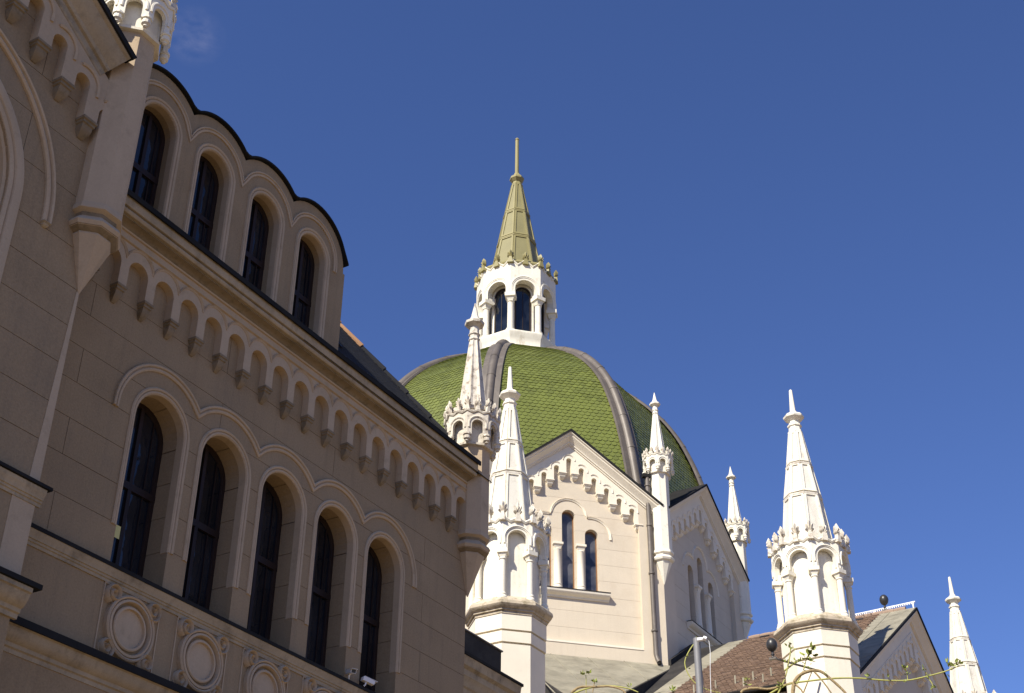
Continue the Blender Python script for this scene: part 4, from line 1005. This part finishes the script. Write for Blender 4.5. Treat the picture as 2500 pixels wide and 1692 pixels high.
# ================================================================== DRAINPIPE
fr1, L_1 = Fpts(VL1, VD)
dp = thing('drainpipe', 'grey lead drainpipe running down between the sunlit gable and its corner turret', 'drainpipe', tuple(fr1(L_1-0.72, 26.5, 0.2)))
pts = [fr1(L_1-0.72, 37.3, 0.16), fr1(L_1-0.74, 35, 0.16), fr1(L_1-0.72, 30, 0.16), fr1(L_1-0.70, 27, 0.16), fr1(L_1-0.66, 26.75, 0.22), fr1(L_1-0.62, 26.5, 0.36)]
MB().tube(pts, 0.13, 12).build('pipe', M['lead'], dp)
for z in (36.6, 34.2, 31.4, 28.2): MB().lathe(tuple(fr1(L_1-0.72, 0, 0.16)), [(0.15, z), (0.175, z+0.02), (0.175, z+0.10), (0.15, z+0.12)], 14).build('collar', M['lead'], dp)
e = fr1(L_1-0.61, 26.47, 0.38); MB().lathe((e.x, e.y, 0), [(0.11, 26.40), (0.11, 26.46)], 12).build('outlet', M['flash'], dp)
MB().box(fr1, L_1-1.0, L_1-0.55, 37.15, 37.35, 0.02, 0.30).build('hopper', M['flash'], dp)

# ================================================================== FLOODLIGHTS, RIDGE STRIP, SECURITY CAMERAS
def flood(label, c, arm):
    t = thing('floodlight', label, 'floodlight', c, 'black egg-shaped floodlights')
    T0 = Matrix.Translation(c)
    link('housing', MB().lathe((0, 0, 0), [(0.01, 0.46), (0.09, 0.44), (0.17, 0.37), (0.215, 0.27), (0.225, 0.16), (0.20, 0.05), (0.14, -0.05), (0.06, -0.10), (0.05, -0.11)], 20, 0).mesh('housing', M['iron'], 60), t, T0)
    link('neck', MB().lathe((0, 0, 0), [(0.05, -0.10), (0.05, -0.18), (0.08, -0.20), (0.08, -0.24), (0.04, -0.26), (0.05, -0.34), (0.10, -0.36)], 12, 0).mesh('neck', M['iron'], 40), t, T0)
    link('bracket', MB().tube([(0, 0, -0.36), arm], 0.045, 8).box(Fr((0, 0), (0, -1)), -0.14, 0.14, -0.42, -0.34, -0.08, 0.08).mesh('bracket', M['lead'], 40), t, T0)
    return t
flood('black egg-shaped floodlight on an arm beside the pinnacle turret shaft', AT(54.0, -19.72, 21.2), (0.9, 2.2, -0.30))
flood('black egg-shaped floodlight standing on the ridge before the gable peak', (-18.0, 67.45, 28.93), (0.0, 0.0, -0.45))
st = thing('ridge_light_strip', 'white perforated strip on posts along the gable ridge', 'strip', (-18.2, 67.45, 28.5))
MB().tube([(-20.9, 67.45, 28.60), (-16.45, 67.45, 28.72)], 0.035, 8).build('rail', M['whitemetal'], st)
for i in range(40):
    x = -20.85+i*0.11; z = 28.60+(x+20.9)*0.027
    MB().box(Fr((x, 67.45), (0, -1)), 0, 0.05, z-0.10, z-0.02, -0.03, 0.03).build('tooth', M['whitemetal'], st)
for x in (-20.1, -18.6, -16.6): MB().box(Fr((x, 67.45), (0, -1)), 0, 0.06, 28.4, 28.66, -0.03, 0.03).build('post', M['whitemetal'], st)
for x in (-19.9, -19.3, -18.9):
    MB().tube([(x, 67.2, 28.27), (x+0.05, 67.25, 28.55), (x+0.2, 67.3, 28.5), (x+0.22, 67.3, 28.3)], 0.014, 5).build('cable', M['iron'], st)

def seccam(label, u, z, rot):
    c = FW(u, z, 0.2); t = thing('security_camera', label, 'security camera', tuple(c), 'security cameras on the window sill')
    T0 = Matrix.Translation(c) @ Matrix.Rotation(rot, 4, 'Z') @ Matrix.Rotation(R(-12), 4, 'X')
    b = MB(); F0 = Fr((0, 0), (0, 1)); b.prism(F0, [(-0.06, -0.045), (0.06, -0.045), (0.07, -0.01), (0.07, 0.05), (-0.07, 0.05), (-0.07, -0.01)], -0.17, 0.15)
    link('housing', b.mesh('housing', M['whitemetal'], 30), t, T0)
    link('sun_shield', MB().box(F0, -0.078, 0.078, 0.052, 0.062, -0.15, 0.22).mesh('sun_shield', M['whitemetal'], 30), t, T0)
    link('lens', MB().box(F0, -0.055, 0.055, -0.035, 0.045, 0.151, 0.156).mesh('lens', M['iron'], 30), t, T0)
    link('bracket', MB().tube([(0, -0.05, -0.04), (0.02, -0.06, -0.12), (0.0, -0.08, -0.16)], 0.022, 8).mesh('bracket', M['whitemetal'], 30), t, T0)
seccam('white security camera facing the viewer on the sill before the last pier', 25.92, 12.92, R(-120))
seccam('white security camera pointing sideways below the last arched window', 26.62, 12.90, R(-25))
pn_ = thing('paper_note', 'small pale yellow paper stuck to the glass of the first tall window', 'paper', tuple(FW(18.66, 13.8, -0.6)))
MB().box(FW, 18.58, 18.79, 13.70, 13.98, -0.595, -0.590).build('sheet', M['paper'], pn_, 0)

# ================================================================== POLE AND VINES (close to the viewer)
def near(px, py, r):
    v = fw + xr*((px-1250)/3430) - ur*((py-846)/3430); return Vector((0, 0, 1.6)) + v*(r/math.hypot(v.x, v.y))
PT = near(1700, 1558, 9.0)
pole = thing('steel_pole', 'thin galvanised steel pole with white bracket and a rust spot', 'pole', (PT.x, PT.y, 0))
MB().lathe((PT.x, PT.y, 0), [(0.023, 0), (0.023, PT.z-0.004), (0.018, PT.z)], 16, 0).build('tube', M['pole'], pole, 50)
MB().tube([near(1704, 1562, 8.97), near(1718, 1560, 8.95), near(1724, 1562, 8.95)], [0.014, 0.012, 0.008], 8).build('bracket', M['whitemetal'], pole)
MB().tube([near(1717, 1556, 8.94), near(1725, 1559, 8.94)], 0.012, 8).build('clamp', M['whitemetal'], pole)
MB().tube([near(1722, 1556, 8.95), near(1731, 1566, 8.95), near(1734, 1590, 8.95), near(1734, 1640, 8.95), near(1736, 1700, 8.95)], 0.0018, 5).build('wire', M['whitemetal'], pole)
MB().tube([near(1709, 1566, 8.95), near(1714, 1640, 8.95), near(1722, 1700, 8.95)], 0.0022, 5).build('cable', M['iron'], pole)
def smooth_path(pts, r, n=5):
    P_ = [Vector((x, y, (z if z else r))) for x, y, z in [(p + (None,))[:3] for p in pts]]
    out = []
    for i in range(len(P_)-1):
        p0, p1, p2, p3 = P_[max(0, i-1)], P_[i], P_[i+1], P_[min(len(P_)-1, i+2)]
        for k in range(n):
            t = k/n; q = 0.5*((2*p1)+(-p0+p2)*t+(2*p0-5*p1+4*p2-p3)*t*t+(-p0+3*p1-3*p2+p3)*t**3); out.append(near(*q))
    out.append(near(*P_[-1])); return out
def leafy(b, c, rad, n, up_=Vector((0, 0, 1)), L=0.035):
    L *= 0.8; rad *= 0.85
    for k in range(n):
        d = Vector((random.uniform(-1, 1), random.uniform(-1, 1), random.uniform(-0.2, 1.3))).normalized(); base = c + Vector([random.uniform(-rad, rad) for _ in range(3)])
        ll = L*random.uniform(0.6, 1.2); sdv = d.cross(Vector((random.uniform(-1, 1), random.uniform(-1, 1), 0.3))).normalized(); nn_ = d.cross(sdv)*0.12
        w_ = ll*0.24
        b.add([base, base+d*ll*0.35+sdv*w_+nn_*ll, base+d*ll*0.7+sdv*w_*0.8+nn_*ll, base+d*ll, base+d*ll*0.7-sdv*w_*0.8+nn_*ll, base+d*ll*0.35-sdv*w_+nn_*ll, base+d*ll*0.5], [(0, 1, 6), (1, 2, 6), (2, 3, 6), (3, 4, 6), (4, 5, 6), (5, 0, 6)])
    return b
def vine(label, stems, buds, r=9.0):
    t = thing('climbing_vine', label, 'vine', tuple(near(*stems[0][0][0][:2], r)), 'budding climbing vines along the bottom')
    for pts, rad, mt in stems:
        pp = smooth_path(pts, r); n = len(pp); rad = rad*0.8
        rr = [rad*(1-0.45*i/n)*random.uniform(0.93, 1.07) for i in range(n)]
        MB().tube(pp, rr, 8).build('stem', M[mt], t, 60)
    for (x, y, rad, n, L) in buds:
        leafy(MB(), near(x, y, r-0.02), rad, n, L=L).build('leaf_cluster', M['leaf'], t, 60)['kind'] = 'stuff'
    return t
vine('thick vine stem bending into a hoop before the pinnacle turret, with a budding shoot',
     [([(1935, 1700), (1938, 1672), (1945, 1656), (1960, 1644), (1985, 1637), (2005, 1640), (2025, 1655), (2055, 1682), (2075, 1705)], 0.017, 'bark'),
      ([(1958, 1700), (1972, 1665), (1982, 1640)], 0.006, 'bark'), ([(1988, 1640), (2010, 1665), (2035, 1700)], 0.008, 'bark'),
      ([(1890, 1712), (1915, 1660), (1925, 1618), (1930, 1590), (1928, 1572)], 0.007, 'greenstem'),
      ([(1915, 1637), (1935, 1622), (1955, 1612), (1972, 1604), (1978, 1592)], 0.007, 'greenstem'), ([(1945, 1670), (1960, 1640), (1968, 1612), (1976, 1594)], 0.006, 'greenstem'),
      ([(1942, 1672), (1956, 1684), (1966, 1705)], 0.008, 'bark')],
     [(1977, 1597, 0.025, 16, 0.060), (1982, 1588, 0.015, 8, 0.055), (1928, 1577, 0.02, 8, 0.035), (1932, 1584, 0.02, 6, 0.03), (1916, 1617, 0.012, 5, 0.03), (1942, 1617, 0.015, 6, 0.03), (1952, 1612, 0.015, 6, 0.035), (1972, 1612, 0.03, 10, 0.045), (1970, 1632, 0.03, 8, 0.03), (2016, 1645, 0.01, 5, 0.02), (1906, 1672, 0.015, 6, 0.03), (1888, 1585, 0.01, 0, 0.02)])
vine('long green vine tendril reaching right across the shaded gable to the last pinnacle',
     [([(1870, 1700), (1920, 1672), (1980, 1662), (2040, 1656), (2100, 1656), (2160, 1661), (2215, 1661), (2260, 1652), (2305, 1640), (2330, 1630), (2344, 1625)], 0.0085, 'greenstem'),
      ([(2262, 1650), (2275, 1668), (2278, 1680)], 0.005, 'greenstem'), ([(2216, 1660), (2214, 1640), (2208, 1628)], 0.004, 'greenstem'), ([(2265, 1648), (2256, 1636)], 0.004, 'greenstem')],
     [(2122, 1648, 0.015, 7, 0.035), (2166, 1654, 0.01, 4, 0.025), (2208, 1630, 0.015, 8, 0.035), (2214, 1645, 0.012, 6, 0.03), (2214, 1665, 0.01, 4, 0.025), (2256, 1636, 0.015, 6, 0.03), (2277, 1675, 0.02, 8, 0.03), (2268, 1650, 0.01, 5, 0.025), (2318, 1622, 0.02, 9, 0.04), (2334, 1622, 0.02, 10, 0.045), (2343, 1622, 0.012, 6, 0.035), (2312, 1650, 0.012, 4, 0.025)])
vine('loose green vine loop hanging off the steel pole',
     [([(1703, 1562), (1690, 1578), (1677, 1600), (1672, 1620), (1680, 1645), (1698, 1668), (1725, 1683), (1760, 1692)], 0.006, 'greenstem')],
     [(1681, 1600, 0.01, 3, 0.02), (1680, 1630, 0.01, 3, 0.02), (1752, 1688, 0.015, 5, 0.03), (1703, 1561, 0.01, 3, 0.02), (1641, 1685, 0.01, 8, 0.04)])
vine('low vine arcs with small upright shoots at the bottom under the sheet metal roof',
     [([(1390, 1698), (1430, 1682), (1480, 1674), (1530, 1680), (1558, 1690)], 0.008, 'greenstem'), ([(1395, 1692), (1415, 1678), (1450, 1677), (1490, 1676), (1520, 1685), (1530, 1700)], 0.012, 'bark'),
      ([(1431, 1692), (1431, 1660), (1430, 1648)], 0.004, 'greenstem'), ([(1447, 1690), (1450, 1672), (1453, 1662)], 0.005, 'bark')],
     [(1422, 1644, 0.01, 5, 0.035), (1430, 1643, 0.01, 6, 0.035), (1438, 1644, 0.01, 5, 0.035), (1452, 1665, 0.01, 6, 0.04), (1538, 1676, 0.01, 5, 0.03)])
vine('grey woody vine arch low between the roof snow guards and the pinnacle turret',
     [([(1806, 1700), (1815, 1685), (1845, 1680), (1880, 1682), (1930, 1668), (1945, 1664)], 0.013, 'bark')],
     [(1822, 1668, 0.012, 6, 0.035), (1824, 1660, 0.008, 5, 0.04), (1905, 1675, 0.01, 5, 0.03)])
